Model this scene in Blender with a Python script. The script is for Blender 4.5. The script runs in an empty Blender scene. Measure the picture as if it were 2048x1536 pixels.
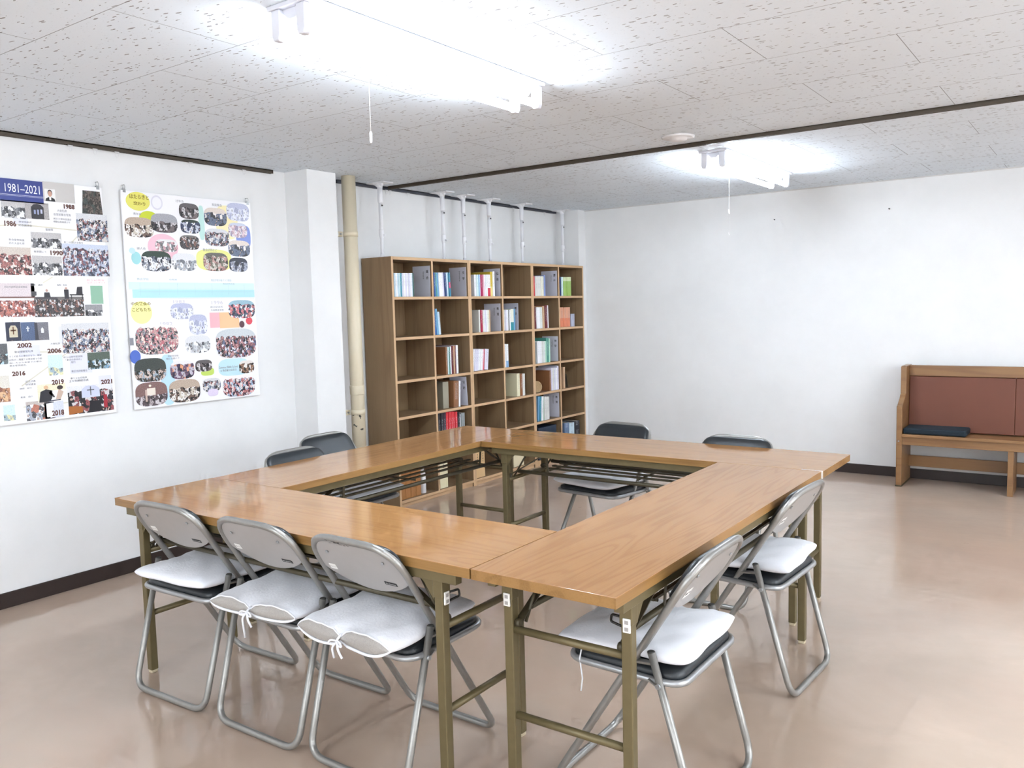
import bpy, bmesh, math, random
from mathutils import Vector, Matrix
random.seed(7)
C = bpy.context.scene.collection
PI = math.pi
H = 2.3275          # ceiling height
XW = -1.045         # left wall
YF = 6.15           # far wall
XR, YB = 6.6, -4.0  # right wall, back wall

# ------------------------------------------------------------------ colours and materials
def lin(c):
    c = c.lstrip('#'); v = [int(c[i:i+2], 16)/255 for i in (0, 2, 4)]
    return tuple((x/12.92 if x <= .04045 else ((x+.055)/1.055)**2.4) for x in v) + (1,)
def newmat(name):
    m = bpy.data.materials.new(name); m.use_nodes = True
    nt = m.node_tree; b = nt.nodes['Principled BSDF']
    return m, nt, b
def N(nt, t, **k):
    n = nt.nodes.new(t)
    for a, v in k.items():
        if a in n.inputs.keys() if isinstance(a, str) else False: n.inputs[a].default_value = v
        else: setattr(n, a, v)
    return n
def L(nt, a, b): nt.links.new(a, b)
def simple(name, col, rough=.5, metal=0., spec=.5, noise=0., nscale=40., bump=0., bscale=200., sheen=0.):
    m, nt, b = newmat(name)
    c = lin(col)
    b.inputs['Base Color'].default_value = c
    b.inputs['Roughness'].default_value = rough
    b.inputs['Metallic'].default_value = metal
    b.inputs['Specular IOR Level'].default_value = spec
    if sheen: b.inputs['Sheen Weight'].default_value = sheen
    tc = nt.nodes.new('ShaderNodeTexCoord')
    if noise:
        n = nt.nodes.new('ShaderNodeTexNoise'); n.inputs['Scale'].default_value = nscale; n.inputs['Detail'].default_value = 4
        L(nt, tc.outputs['Object'], n.inputs['Vector'])
        mx = nt.nodes.new('ShaderNodeMix'); mx.data_type = 'RGBA'
        mx.inputs['A'].default_value = tuple(x*(1-noise) for x in c[:3])+(1,)
        mx.inputs['B'].default_value = tuple(min(1, x*(1+noise)) for x in c[:3])+(1,)
        L(nt, n.outputs['Fac'], mx.inputs['Factor']); L(nt, mx.outputs['Result'], b.inputs['Base Color'])
    if bump:
        n2 = nt.nodes.new('ShaderNodeTexNoise'); n2.inputs['Scale'].default_value = bscale; n2.inputs['Detail'].default_value = 3
        L(nt, tc.outputs['Object'], n2.inputs['Vector'])
        bp = nt.nodes.new('ShaderNodeBump'); bp.inputs['Strength'].default_value = bump; bp.inputs['Distance'].default_value = .002
        L(nt, n2.outputs['Fac'], bp.inputs['Height']); L(nt, bp.outputs['Normal'], b.inputs['Normal'])
    return m
def math_(nt, op, a, b=None, c=None):
    n = nt.nodes.new('ShaderNodeMath'); n.operation = op
    for i, v in enumerate((a, b, c)):
        if v is None: continue
        if isinstance(v, (int, float)): n.inputs[i].default_value = v
        else: L(nt, v, n.inputs[i])
    return n.outputs[0]
def mixc(nt, f, a, b):
    n = nt.nodes.new('ShaderNodeMix'); n.data_type = 'RGBA'
    for k, v in (('Factor', f), ('A', a), ('B', b)):
        if isinstance(v, (int, float, tuple)): n.inputs[k].default_value = v
        else: L(nt, v, n.inputs[k])
    return n.outputs['Result']
def ramp(nt, fac, stops, mode='LINEAR'):
    r = nt.nodes.new('ShaderNodeValToRGB'); cr = r.color_ramp; cr.interpolation = mode
    while len(cr.elements) < len(stops): cr.elements.new(.5)
    for e, (p, c) in zip(cr.elements, stops): e.position = p; e.color = c
    L(nt, fac, r.inputs['Fac']); return r.outputs['Color']
def mapping(nt, vec, sc=(1, 1, 1), loc=(0, 0, 0)):
    m = nt.nodes.new('ShaderNodeMapping'); m.inputs['Scale'].default_value = sc; m.inputs['Location'].default_value = loc
    L(nt, vec, m.inputs['Vector']); return m.outputs['Vector']
def noise(nt, vec, scale, detail=3, rough=.5, dist=0.):
    n = nt.nodes.new('ShaderNodeTexNoise'); n.inputs['Scale'].default_value = scale; n.inputs['Detail'].default_value = detail
    n.inputs['Roughness'].default_value = rough; n.inputs['Distortion'].default_value = dist
    L(nt, vec, n.inputs['Vector']); return n.outputs['Fac']

def wood(name, light, dark, axis, rough=.3, ringscale=9., spec=.5, coat=0., fine=1.):
    """straight laminate grain running along the object's own axis (0=x,1=y,2=z)"""
    m, nt, b = newmat(name)
    tc = nt.nodes.new('ShaderNodeTexCoord')
    def sc(along, across):
        s = [across]*3; s[axis] = along; return tuple(s)
    v = tc.outputs['Object']
    big = noise(nt, mapping(nt, v, sc(.55, 6)), 1.3, 1.6, .5, .35)
    rings = math_(nt, 'MULTIPLY_ADD', math_(nt, 'SINE', math_(nt, 'MULTIPLY', big, ringscale*6.28)), .5, .5)
    rl = ramp(nt, rings, [(0, (0, 0, 0, 1)), (.6, (.22,)*3+(1,)), (1, (.95, .95, .95, 1))], 'EASE')
    fn = noise(nt, mapping(nt, v, sc(3.5, 190*fine)), 1., 2, .6)
    f = math_(nt, 'ADD', math_(nt, 'MULTIPLY', rl, .55), math_(nt, 'MULTIPLY', math_(nt, 'SUBTRACT', fn, .5), 1.1))
    f = math_(nt, 'MINIMUM', math_(nt, 'MAXIMUM', f, 0.), 1.)
    col = mixc(nt, f, lin(light), lin(dark))
    L(nt, col, b.inputs['Base Color'])
    b.inputs['Roughness'].default_value = rough; b.inputs['Specular IOR Level'].default_value = spec
    if coat:
        b.inputs['Coat Weight'].default_value = coat; b.inputs['Coat Roughness'].default_value = .09; b.inputs['Coat IOR'].default_value = 1.62; b.inputs['Specular IOR Level'].default_value = 0.
    return m

M = {}
def build_materials():
    M['steel'] = simple('steel_paint', '#979591', .34, .55, noise=.12, nscale=60)
    M['steel_light'] = simple('steel_light', '#a9abad', .3, .6, noise=.1, nscale=30)
    M['panel_grey'] = simple('panel_grey', '#aaa6a3', .42, .2, noise=.05, nscale=25)
    M['vinyl_black'] = simple('vinyl_black', '#23272b', .33, 0, bump=.25, bscale=500)
    M['rubber'] = simple('rubber', '#3c3c3a', .6)
    M['cloth_white'] = simple('cloth_white', '#e9eaf0', .9, 0, bump=.5, bscale=120, sheen=.3)
    M['foam_grey'] = simple('foam_grey', '#a6a19c', .95, 0, noise=.25, nscale=300, bump=.4, bscale=300)
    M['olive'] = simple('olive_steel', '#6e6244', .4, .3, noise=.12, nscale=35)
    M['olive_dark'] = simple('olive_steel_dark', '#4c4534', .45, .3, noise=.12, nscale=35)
    M['black_metal'] = simple('black_metal', '#22211f', .4, .4)
    M['foot_cream'] = simple('foot_cream', '#cdbfa2', .6)
    M['sticker'] = simple('sticker', '#eceae6', .5)
    M['ink'] = simple('ink', '#3b3a3c', .6)
    M['table_x'] = wood('teak_laminate_x', '#ad7e4f', '#9c7044', 0, .14, 13, .5, .86)
    M['table_y'] = wood('teak_laminate_y', '#ad8056', '#9b7049', 1, .2, 13, .5, .8)
    M['table_edge_x'] = wood('teak_edge_x', '#96703f', '#765428', 0, .35, 5)
    M['table_edge_y'] = wood('teak_edge_y', '#9b7444', '#7b582c', 1, .35, 5)
    M['case_wood'] = wood('bookcase_wood', '#8f7659', '#7a6048', 2, .5, 3, .3)
    M['case_edge'] = simple('bookcase_edge', '#cba882', .5, noise=.06, nscale=30)
    M['pew_wood'] = wood('pew_wood', '#8d6843', '#765236', 0, .35, 5)
    M['pew_vinyl'] = simple('pew_vinyl', '#6b3a27', .45, 0, noise=.05, nscale=10, bump=.3, bscale=500)
    M['navy_cloth'] = simple('navy_cloth', '#14222c', .9, 0, bump=.4, bscale=300)
    M['base_dark'] = simple('baseboard_vinyl', '#2e2320', .4, noise=.15, nscale=8)
    M['rail_brown'] = simple('rail_brown', '#4b4238', .4, .4)
    M['rail_grey'] = simple('rail_grey', '#4a4c55', .4, .4)
    M['pole_white'] = simple('pole_white', '#eeeef2', .35)
    M['pipe_cream'] = None
    M['glass_tube'] = None
    M['lamp_white'] = simple('lamp_white', '#dfe1ea', .4)
    M['plastic_white'] = simple('plastic_white', '#e9e8ea', .4)
    M['panel_lilac'] = simple('bookend_grey', '#d4d4e0', .55, .1, noise=.04, nscale=12)
    M['card_edge'] = simple('card_edge', '#c9b8a2', .7)
    M['brown_box'] = simple('brown_box', '#8a5f3c', .7, noise=.1, nscale=20)
    M['wicker'] = simple('wicker', '#a98d68', .8, noise=.35, nscale=120)
    M['pages'] = simple('pages', '#cfc8b8', .9, noise=.1, nscale=300)
    # pipe: cream paint with dark scuffs low down
    m, nt, b = newmat('pipe_cream'); tc = nt.nodes.new('ShaderNodeTexCoord')
    v = tc.outputs['Object']
    n = noise(nt, mapping(nt, v, (1, 1, .8)), 38, 2, .5)
    sep = nt.nodes.new('ShaderNodeSeparateXYZ'); L(nt, v, sep.inputs[0])
    band = math_(nt, 'LESS_THAN', math_(nt, 'ABSOLUTE', math_(nt, 'SUBTRACT', sep.outputs['Z'], .655)), .055)
    sp = math_(nt, 'MULTIPLY', math_(nt, 'GREATER_THAN', n, .66), band)
    L(nt, mixc(nt, sp, lin('#d9cdb4'), lin('#4b4a44')), b.inputs['Base Color']); b.inputs['Roughness'].default_value = .38
    M['pipe_cream'] = m
    # glowing fluorescent tube
    m, nt, b = newmat('tube_glow')
    b.inputs['Base Color'].default_value = (1, 1, 1, 1)
    b.inputs['Emission Color'].default_value = (.80, .90, 1, 1); b.inputs['Emission Strength'].default_value = TUBE
    M['glass_tube'] = m
    # ceiling: fissured acoustic boards in a brick lay, with pinhole fissures
    m, nt, b = newmat('ceiling_board'); g = nt.nodes.new('ShaderNodeNewGeometry'); v = g.outputs['Position']
    br = nt.nodes.new('ShaderNodeTexBrick'); br.offset = .5; br.offset_frequency = 2; br.squash = 1
    br.inputs['Scale'].default_value = 1; br.inputs['Mortar Size'].default_value = .0016; br.inputs['Mortar Smooth'].default_value = .2
    br.inputs['Brick Width'].default_value = .91; br.inputs['Row Height'].default_value = .455; br.inputs['Bias'].default_value = 0
    br.inputs['Color1'].default_value = (1, 1, 1, 1); br.inputs['Color2'].default_value = (.985, .985, .985, 1); br.inputs['Mortar'].default_value = (.36, .35, .36, 1)
    L(nt, v, br.inputs['Vector'])
    warp = noise(nt, v, 30, 2, .6)
    wv = nt.nodes.new('ShaderNodeVectorMath'); wv.operation = 'ADD'
    L(nt, mapping(nt, v, (34, 105, 1)), wv.inputs[0])
    cw = nt.nodes.new('ShaderNodeCombineXYZ'); L(nt, math_(nt, 'MULTIPLY', warp, 1.2), cw.inputs['X']); L(nt, math_(nt, 'MULTIPLY', warp, 1.8), cw.inputs['Y']); L(nt, cw.outputs[0], wv.inputs[1])
    vo = nt.nodes.new('ShaderNodeTexVoronoi'); vo.inputs['Scale'].default_value = 1.; vo.inputs['Randomness'].default_value = 1
    L(nt, wv.outputs[0], vo.inputs['Vector'])
    sepc = nt.nodes.new('ShaderNodeSeparateColor'); L(nt, vo.outputs['Color'], sepc.inputs[0])
    size = math_(nt, 'MULTIPLY', math_(nt, 'POWER', sepc.outputs[0], 3.6), .43)
    hole = math_(nt, 'LESS_THAN', vo.outputs['Distance'], size)
    fine = math_(nt, 'GREATER_THAN', noise(nt, mapping(nt, v, (60, 150, 1)), 1., 2, .5), .67)
    hh = math_(nt, 'MAXIMUM', hole, math_(nt, 'MULTIPLY', fine, .12))
    soft = noise(nt, v, 1.3, 2)
    base = mixc(nt, soft, lin('#e0e8f0'), lin('#e6eef6'))
    c1 = nt.nodes.new('ShaderNodeMix'); c1.data_type = 'RGBA'; c1.blend_type = 'MULTIPLY'; c1.inputs['Factor'].default_value = 1
    L(nt, base, c1.inputs['A']); L(nt, br.outputs['Color'], c1.inputs['B'])
    col = mixc(nt, math_(nt, 'MULTIPLY', hh, .70), c1.outputs['Result'], lin('#5d5350'))
    L(nt, col, b.inputs['Base Color']); b.inputs['Roughness'].default_value = .9
    M['ceiling'] = m
    # wall: white wallpaper, faint mottling and faint seams
    m, nt, b = newmat('wallpaper'); g = nt.nodes.new('ShaderNodeNewGeometry'); v = g.outputs['Position']
    f = noise(nt, v, 3.5, 5, .6)
    col = mixc(nt, ramp(nt, f, [(.35, (0, 0, 0, 1)), (.65, (1, 1, 1, 1))]), lin('#e7e7e7'), lin('#ebebeb'))
    L(nt, col, b.inputs['Base Color']); b.inputs['Roughness'].default_value = .62; b.inputs['Specular IOR Level'].default_value = .3
    bp = nt.nodes.new('ShaderNodeBump'); bp.inputs['Strength'].default_value = .18; bp.inputs['Distance'].default_value = .002
    L(nt, noise(nt, v, 160, 3, .6), bp.inputs['Height']); L(nt, bp.outputs['Normal'], b.inputs['Normal'])
    M['wall'] = m
    # floor: waxed pinkish-beige sheet vinyl, worn patches of wax
    m, nt, b = newmat('floor_vinyl'); g = nt.nodes.new('ShaderNodeNewGeometry'); v = g.outputs['Position']
    f1 = noise(nt, mapping(nt, v, (1, 1, 1)), .8, 5, .6, .6)
    f2 = noise(nt, mapping(nt, v, (1, 1, 1), (3, 7, 0)), 2.6, 6, .65, .5)
    base = mixc(nt, ramp(nt, f1, [(.38, (0, 0, 0, 1)), (.62, (1, 1, 1, 1))]), lin('#b49c8b'), lin('#bda796'))
    base = mixc(nt, math_(nt, 'MULTIPLY', ramp(nt, f2, [(.45, (0, 0, 0, 1)), (.6, (1, 1, 1, 1))]), .35), base, lin('#ae9c8c'))
    # scuffs
    vo = nt.nodes.new('ShaderNodeTexVoronoi'); vo.inputs['Scale'].default_value = 2.4; L(nt, mapping(nt, v, (1, 1.6, 1)), vo.inputs['Vector'])
    sc = math_(nt, 'MULTIPLY', math_(nt, 'LESS_THAN', vo.outputs['Distance'], .035), math_(nt, 'GREATER_THAN', noise(nt, v, 60, 3), .5))
    base = mixc(nt, math_(nt, 'MULTIPLY', sc, .45), base, lin('#7d6757'))
    L(nt, base, b.inputs['Base Color'])
    rr = ramp(nt, noise(nt, v, 1.7, 4, .6), [(.4, (.09,)*3+(1,)), (.65, (.19,)*3+(1,))])
    L(nt, rr, b.inputs['Roughness']); b.inputs['Specular IOR Level'].default_value = .85
    bp = nt.nodes.new('ShaderNodeBump'); bp.inputs['Strength'].default_value = .25; bp.inputs['Distance'].default_value = .004
    L(nt, noise(nt, mapping(nt, v, (1, 2.2, 1)), 4.5, 2, .5), bp.inputs['Height']); L(nt, bp.outputs['Normal'], b.inputs['Normal'])
    M['floor'] = m

# ------------------------------------------------------------------ mesh helpers
def box(bm, a, b, mi=0):
    """axis-aligned box from corner a to corner b"""
    x0, y0, z0 = [min(p, q) for p, q in zip(a, b)]; x1, y1, z1 = [max(p, q) for p, q in zip(a, b)]
    vs = [bm.verts.new(p) for p in ((x0,y0,z0),(x1,y0,z0),(x1,y1,z0),(x0,y1,z0),(x0,y0,z1),(x1,y0,z1),(x1,y1,z1),(x0,y1,z1))]
    fs = []
    for q in ((0,3,2,1),(4,5,6,7),(0,1,5,4),(1,2,6,5),(2,3,7,6),(3,0,4,7)):
        f = bm.faces.new([vs[i] for i in q]); f.material_index = mi; fs.append(f)
    return fs
def bar(bm, p, q, w, h, up=(0, 0, 1), mi=0):
    """rectangular bar from p to q, w wide, h high"""
    p, q = Vector(p), Vector(q); d = (q-p).normalized(); s = d.cross(Vector(up)).normalized(); u = s.cross(d)
    v = []
    for c in (p, q):
        for a, b in ((-1,-1),(1,-1),(1,1),(-1,1)): v.append(bm.verts.new(c+s*a*w/2+u*b*h/2))
    for f in ((0,3,2,1),(4,5,6,7),(0,1,5,4),(1,2,6,5),(2,3,7,6),(3,0,4,7)):
        bm.faces.new([v[i] for i in f]).material_index = mi
def fillet(pts, r, n=6, closed=False):
    P = [Vector(p) for p in pts]; out = []; m = len(P)
    for i, p in enumerate(P):
        if not closed and i in (0, m-1): out.append(p); continue
        a = P[i-1]; b = P[(i+1) % m]
        ri = r[i] if isinstance(r, (list, tuple)) else r
        if ri <= 0: out.append(p); continue
        d1 = (a-p); d2 = (b-p); t = min(ri, d1.length*.49, d2.length*.49)
        s = p+d1.normalized()*t; e = p+d2.normalized()*t
        for k in range(n+1):
            u = k/n; out.append(s*(1-u)**2+p*2*u*(1-u)+e*u**2)
    return out
def tube(bm, pts, r, seg=10, closed=False, mi=0, flat=1.):
    P = [Vector(p) for p in pts]; m = len(P); rings = []
    prev = None
    for i, p in enumerate(P):
        a = P[i-1] if (i > 0 or closed) else p; b = P[(i+1) % m] if (i < m-1 or closed) else p
        d = (b-a).normalized()
        if prev is None:
            u = d.orthogonal().normalized()
        else:
            u = (prev-d*prev.dot(d)).normalized()
        prev = u; w = d.cross(u)
        rr = r[i] if isinstance(r, (list, tuple)) else r
        rings.append([bm.verts.new(p+(u*math.cos(2*PI*k/seg)+w*math.sin(2*PI*k/seg))*rr) for k in range(seg)])
    n = m if closed else m-1
    for i in range(n):
        A, B = rings[i], rings[(i+1) % m]
        off = 0
        if closed and i == m-1:
            best = min(range(seg), key=lambda o: (A[0].co-B[o].co).length); off = best
        for k in range(seg):
            f = bm.faces.new((A[k], A[(k+1) % seg], B[(k+1+off) % seg], B[(k+off) % seg])); f.smooth = True; f.material_index = mi
    if not closed:
        bm.faces.new(list(reversed(rings[0]))).material_index = mi; bm.faces.new(rings[-1]).material_index = mi
def lathe(bm, prof, c=(0, 0, 0), seg=20, mi=0):
    c = Vector(c); rings = []
    for r, z in prof: rings.append([bm.verts.new(c+Vector((r*math.cos(2*PI*k/seg), r*math.sin(2*PI*k/seg), z))) for k in range(seg)])
    for A, B in zip(rings, rings[1:]):
        for k in range(seg):
            f = bm.faces.new((A[k], A[(k+1) % seg], B[(k+1) % seg], B[k])); f.smooth = True; f.material_index = mi
    bm.faces.new(list(reversed(rings[0]))).material_index = mi; bm.faces.new(rings[-1]).material_index = mi
def prism(bm, poly, d, mi=0):
    """extrude the closed polygon (3D points) by vector d"""
    A = [bm.verts.new(p) for p in poly]; B = [bm.verts.new(Vector(p)+Vector(d)) for p in poly]
    f = bm.faces.new(A); f.material_index = mi; g = bm.faces.new(list(reversed(B))); g.material_index = mi
    n = len(A)
    for i in range(n): bm.faces.new((A[i], B[i], B[(i+1) % n], A[(i+1) % n])).material_index = mi
def obj(name, bm, mats, parent=None, loc=(0, 0, 0), bevel=0., bseg=2, auto=True):
    bmesh.ops.recalc_face_normals(bm, faces=bm.faces)
    me = bpy.data.meshes.new(name); bm.to_mesh(me); bm.free()
    for m in (mats if isinstance(mats, (list, tuple)) else [mats]): me.materials.append(m)
    o = bpy.data.objects.new(name, me); C.objects.link(o); o.location = loc
    if parent is not None: o.parent = parent
    if bevel:
        b = o.modifiers.new('bevel', 'BEVEL'); b.width = bevel; b.segments = bseg; b.limit_method = 'ANGLE'; b.angle_limit = math.radians(40)
    return o
def BM(): return bmesh.new()
def tag(o, label, cat, group=None):
    o['label'] = label; o['category'] = cat
    if group: o['group'] = group
    return o
def thing(name, label, cat, loc=(0, 0, 0), rotz=0., group=None):
    o = bpy.data.objects.new(name, None); C.objects.link(o); o.empty_display_size = .1
    o.location = loc; o.rotation_euler = (0, 0, rotz)
    return tag(o, label, cat, group)
def struct(name, bm, m, bevel=0.):
    o = obj(name, bm, m, bevel=bevel); o['kind'] = 'structure'; return o
def copy_tree(o, parent=None):
    c = o.copy(); C.objects.link(c)
    if parent is not None: c.parent = parent
    for ch in list(o.children): copy_tree(ch, c)
    return c
_fontcache = {}
def text_mesh(s, size, ext=.0002, bold=0.):
    """polygon letters in the local XY plane, returned as a mesh (centre aligned)"""
    k = (s, size, ext, bold)
    if k in _fontcache: return _fontcache[k]
    cu = bpy.data.curves.new('lettering', 'FONT'); cu.body = s; cu.size = size; cu.align_x = 'CENTER'; cu.align_y = 'CENTER'
    cu.extrude = ext; cu.offset = bold; cu.resolution_u = 2
    o = bpy.data.objects.new('lettering', cu); C.objects.link(o)
    bpy.context.view_layer.update()
    me = bpy.data.meshes.new_from_object(o.evaluated_get(bpy.context.evaluated_depsgraph_get()))
    bpy.data.objects.remove(o); bpy.data.curves.remove(cu)
    _fontcache[k] = me
    return me
def add_text(bm, s, size, mat4, ext=.0002, bold=0., width=None, height=None, mi=0):
    me = text_mesh(s, size, ext, bold)
    t = bmesh.new(); t.from_mesh(me)
    if t.verts:
        xs = [v.co.x for v in t.verts]; ys = [v.co.y for v in t.verts]
        cx, cy = (min(xs)+max(xs))/2, (min(ys)+max(ys))/2; w = max(xs)-min(xs); h = max(ys)-min(ys)
        sx = width/w if width and w > 0 else 1; sy = height/h if height and h > 0 else (sx if width else 1)
        for v in t.verts: v.co.x = (v.co.x-cx)*sx; v.co.y = (v.co.y-cy)*sy
    t.transform(mat4)
    vm = [bm.verts.new(v.co) for v in t.verts]
    t.verts.index_update()
    for f in t.faces:
        try: bm.faces.new([vm[v.index] for v in f.verts]).material_index = mi
        except ValueError: pass
    t.free()
# frame whose local X runs along world +Y and local Y along world +Z, facing +X (left-wall lettering)
FACE_X = Matrix(((0, 0, 1, 0), (1, 0, 0, 0), (0, 1, 0, 0), (0, 0, 0, 1)))
LAMPW = 19; WINW = 80; WINB = 50; EXPO = 1.13; TUBE = 41.0

build_materials()

# ------------------------------------------------------------------ the room
def room():
    b = BM(); box(b, (XW-.1, YB-.1, -.1), (XR+.1, YF+.1, 0)); struct('floor', b, M['floor'])
    b = BM(); box(b, (XW-.1, YB-.1, H), (XR+.1, YF+.1, H+.1)); struct('ceiling', b, M['ceiling'])
    b = BM(); box(b, (XW-.1, YB, 0), (XW, YF, H)); struct('wall_left', b, M['wall'])
    b = BM(); box(b, (XW-.1, YF, 0), (XR+.1, YF+.1, H)); struct('wall_far', b, M['wall'])
    b = BM(); box(b, (XR, YB, 0), (XR+.1, YF, H)); struct('wall_right', b, M['wall'])
    b = BM(); box(b, (XW-.1, YB-.1, 0), (XR+.1, YB, H)); struct('wall_back', b, M['wall'])
    b = BM(); box(b, (XW, 2.728, 0), (-.832, 2.975, H)); o = struct('wall_pillar', b, M['wall'])
    b = BM(); box(b, (XW, 6.022, 0), (-.792, YF, H)); o = struct('wall_corner_pillar', b, M['wall'])
    # skirting, dark vinyl
    def skirt(nm, a, c):
        b = BM(); box(b, a, c); struct(nm, b, M['base_dark'], .002)
    skirt('baseboard_left', (XW, YB, 0), (XW+.009, 2.728, .078))
    b = BM(); box(b, (XW+.009, 2.719, 0), (-.823, 2.728, .078)); box(b, (-.832, 2.728, 0), (-.823, 2.975, .078)); struct('baseboard_pillar', b, M['base_dark'])
    skirt('baseboard_recess', (XW, 2.975, 0), (XW+.009, 3.378, .078))
    skirt('baseboard_far', (-.792, YF-.009, 0), (XR, YF, .078))
    skirt('baseboard_right', (XR-.009, YB, 0), (XR, YF-.009, .078))
    # thin shadow-line trim where walls meet the ceiling
    b = BM(); box(b, (-.792, YF-.006, H-.008), (XR, YF, H)); struct('trim_1', b, simple('cornice', '#cfcdca', .6))
room()

def rail(name, p, q, mat, hooks, label, group=None):
    """dark curtain rail against the ceiling from p to q (with a groove), with glider rings"""
    p, q = Vector(p), Vector(q); d = (q-p).normalized(); s = d.cross(Vector((0, 0, 1)))
    b = BM()
    w, h = .026, .022
    for off, ww in ((-w*.36, w*.28), (w*.36, w*.28)): bar(b, p+s*off, q+s*off, ww, h)
    bar(b, p+Vector((0, 0, h*.35)), q+Vector((0, 0, h*.35)), w, h*.3)
    o = obj(name, b, mat, bevel=.001)
    tag(o, label, 'curtain rail', group)
    for t in hooks:
        c = p+d*t; bb = BM()
        box(bb, c-d*.012-s*.003+Vector((0, 0, -.009)), c+d*.012+s*.003+Vector((0, 0, -.016)))
        ring = [c+Vector((0, 0, -.028))+d*(.008*math.cos(a))+Vector((0, 0, .013*math.sin(a))) for a in [2*PI*k/12 for k in range(12)]]
        tube(bb, ring, .0012, 5, True)
        obj('glider_ring', bb, M['plastic_white'], o)
    return o
rail('curtain_rail', (XW+.018, -3.6, H-.011), (XW+.018, 2.615, H-.011), M['rail_brown'], [4.93, 5.06, 5.18, 5.63, 6.0],
     'brown curtain rail running along the ceiling edge above the two posters')
rail('curtain_rail', (XW+.018, 3.16, H-.011), (XW+.018, 5.99, H-.011), M['rail_grey'], [.5, .54, .74, 2.13, 2.64],
     'dark grey curtain rail along the ceiling edge above the bookcases')
rail('curtain_rail', (XW+.05, 3.655, H-.0112), (XR-.05, 3.635, H-.0112), M['rail_brown'], [],
     'long dark track crossing the ceiling from the bookcases to the right')

# ------------------------------------------------------------------ fluorescent lights
def make_light():
    t = thing('fluorescent_light', 'large twin tube fluorescent light nearest the camera with a pull cord', 'ceiling light', (1.365, 1.368, H), group='twin tube fluorescent lights on the ceiling')
    L2 = .632; b = BM()
    box(b, (-.088, -L2, -.014), (.088, L2, -.0005))
    prism(b, [(-.045, -L2+.02, -.014), (.045, -L2+.02, -.014), (.018, -L2+.02, -.045), (-.018, -L2+.02, -.045)], (0, 2*L2-.04, 0))
    obj('fixture_body', b, M['lamp_white'], t, bevel=.002)
    for sx in (-1, 1):
        for sy in (-1, 1):
            b = BM(); y = sy*(L2-.018)
            prism(b, [(sx*.055-.02, y-.014, -.014), (sx*.055+.02, y-.014, -.014), (sx*.055+.019, y-.014, -.088), (sx*.055+.012, y-.014, -.104), (sx*.055-.012, y-.014, -.104), (sx*.055-.019, y-.014, -.088)], (0, .028, 0))
            obj('lamp_holder', b, M['lamp_white'], t, bevel=.005, bseg=3)
        b = BM(); r = .016
        tube(b, [(sx*.055, -L2+.035, -.084), (sx*.055, L2-.035, -.084)], r, 10)
        obj('tube', b, M['glass_tube'], t)
    return t
lamp = make_light()
lamp2 = copy_tree(lamp); lamp2.location = (1.39, 4.565, H)
tag(lamp2, 'farther twin tube fluorescent light beyond the ceiling track', 'ceiling light', 'twin tube fluorescent lights on the ceiling')
def cord(par, x, y, z1, kind):
    b = BM(); tube(b, [(x, y, -.06), (x+.002, y, -.12), (x, y, z1)], .0013, 6); c = obj('pull_cord', b, M['plastic_white'], par)
    if kind == 0:
        b = BM(); lathe(b, [(.001, 0), (.004, -.004), (.0045, -.03), (.003, -.038)], (x, y, z1), 10); obj('cord_weight', b, M['plastic_white'], c)
    else:
        for zz, rr in ((z1+.14, .011), (z1, .007)):
            b = BM(); tube(b, [(x, y+rr*math.cos(a), zz+rr*1.3*math.sin(a)) for a in [2*PI*k/14 for k in range(14)]], .0016, 6, True); obj('cord_ring', b, M['plastic_white'], c)
cord(lamp, .0, -.30, -.325, 0)
cord(lamp2, -.02, -.31, -.48, 1)

b = BM(); lathe(b, [(.09, 0), (.088, -.008), (.078, -.011), (.05, -.012), (.045, -.02), (.02, -.026), (.001, -.028)], (0, 0, 0), 36)
o = obj('ceiling_rose', b, M['plastic_white'], loc=(1.40, 3.42, H)); tag(o, 'round white blank cover plate on the ceiling beside the track', 'ceiling fitting')

# ------------------------------------------------------------------ light that the room has outside the picture (the same fittings further back, a window wall)
def area(name, loc, rot, sx, sy, e, col=(1, 1, 1)):
    l = bpy.data.lights.new(name, 'AREA'); l.shape = 'RECTANGLE'; l.size = sx; l.size_y = sy; l.energy = e; l.color = col
    o = bpy.data.objects.new(name, l); C.objects.link(o); o.location = loc; o.rotation_euler = rot; return o
for i, (x, y) in enumerate(((4.55, 1.37), (4.55, 4.56), (1.37, -2.2), (4.55, -2.2))):
    area('unseen_fluorescent_light', (x, y, H-.12), (0, 0, 0), .16, 1.2, LAMPW, (.82, .91, 1))
area('window_light', (XR-.05, 1.2, 1.45), (0, -PI/2, 0), 1.5, 5.0, WINW, (.9, .96, 1))
area('window_light', (2.6, YB+.05, 1.45), (PI/2, 0, 0), 5.0, 1.5, WINB, (.9, .96, 1))

# ------------------------------------------------------------------ pipe
def pipe():
    t = thing('drain_pipe', 'vertical cream painted pipe between the pillar and the bookcases', 'pipe', (-.862, 3.118, 0))
    b = BM(); lathe(b, [(.0475, 0), (.0475, H)], seg=28); obj('pipe_body', b, M['pipe_cream'], t)
    b = BM(); lathe(b, [(.0475, .845), (.0505, .850), (.0505, .905), (.0475, .910)], seg=28); obj('pipe_coupling', b, M['pipe_cream'], t)
    for z in (1.94, .725):
        b = BM(); lathe(b, [(.0475, z-.018), (.0505, z-.018), (.0505, z+.018), (.0475, z+.018)], seg=28)
        box(b, (-.06, -.115, z-.017), (-.03, -.045, z+.017))
        c = obj('pipe_clamp', b, M['pipe_cream'], t)
        for yy in (-.065, -.095):
            b = BM(); tube(b, [(-.032, yy, z), (-.022, yy, z)], .007, 6); obj('bolt', b, M['steel_light'], c)
pipe()

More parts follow.
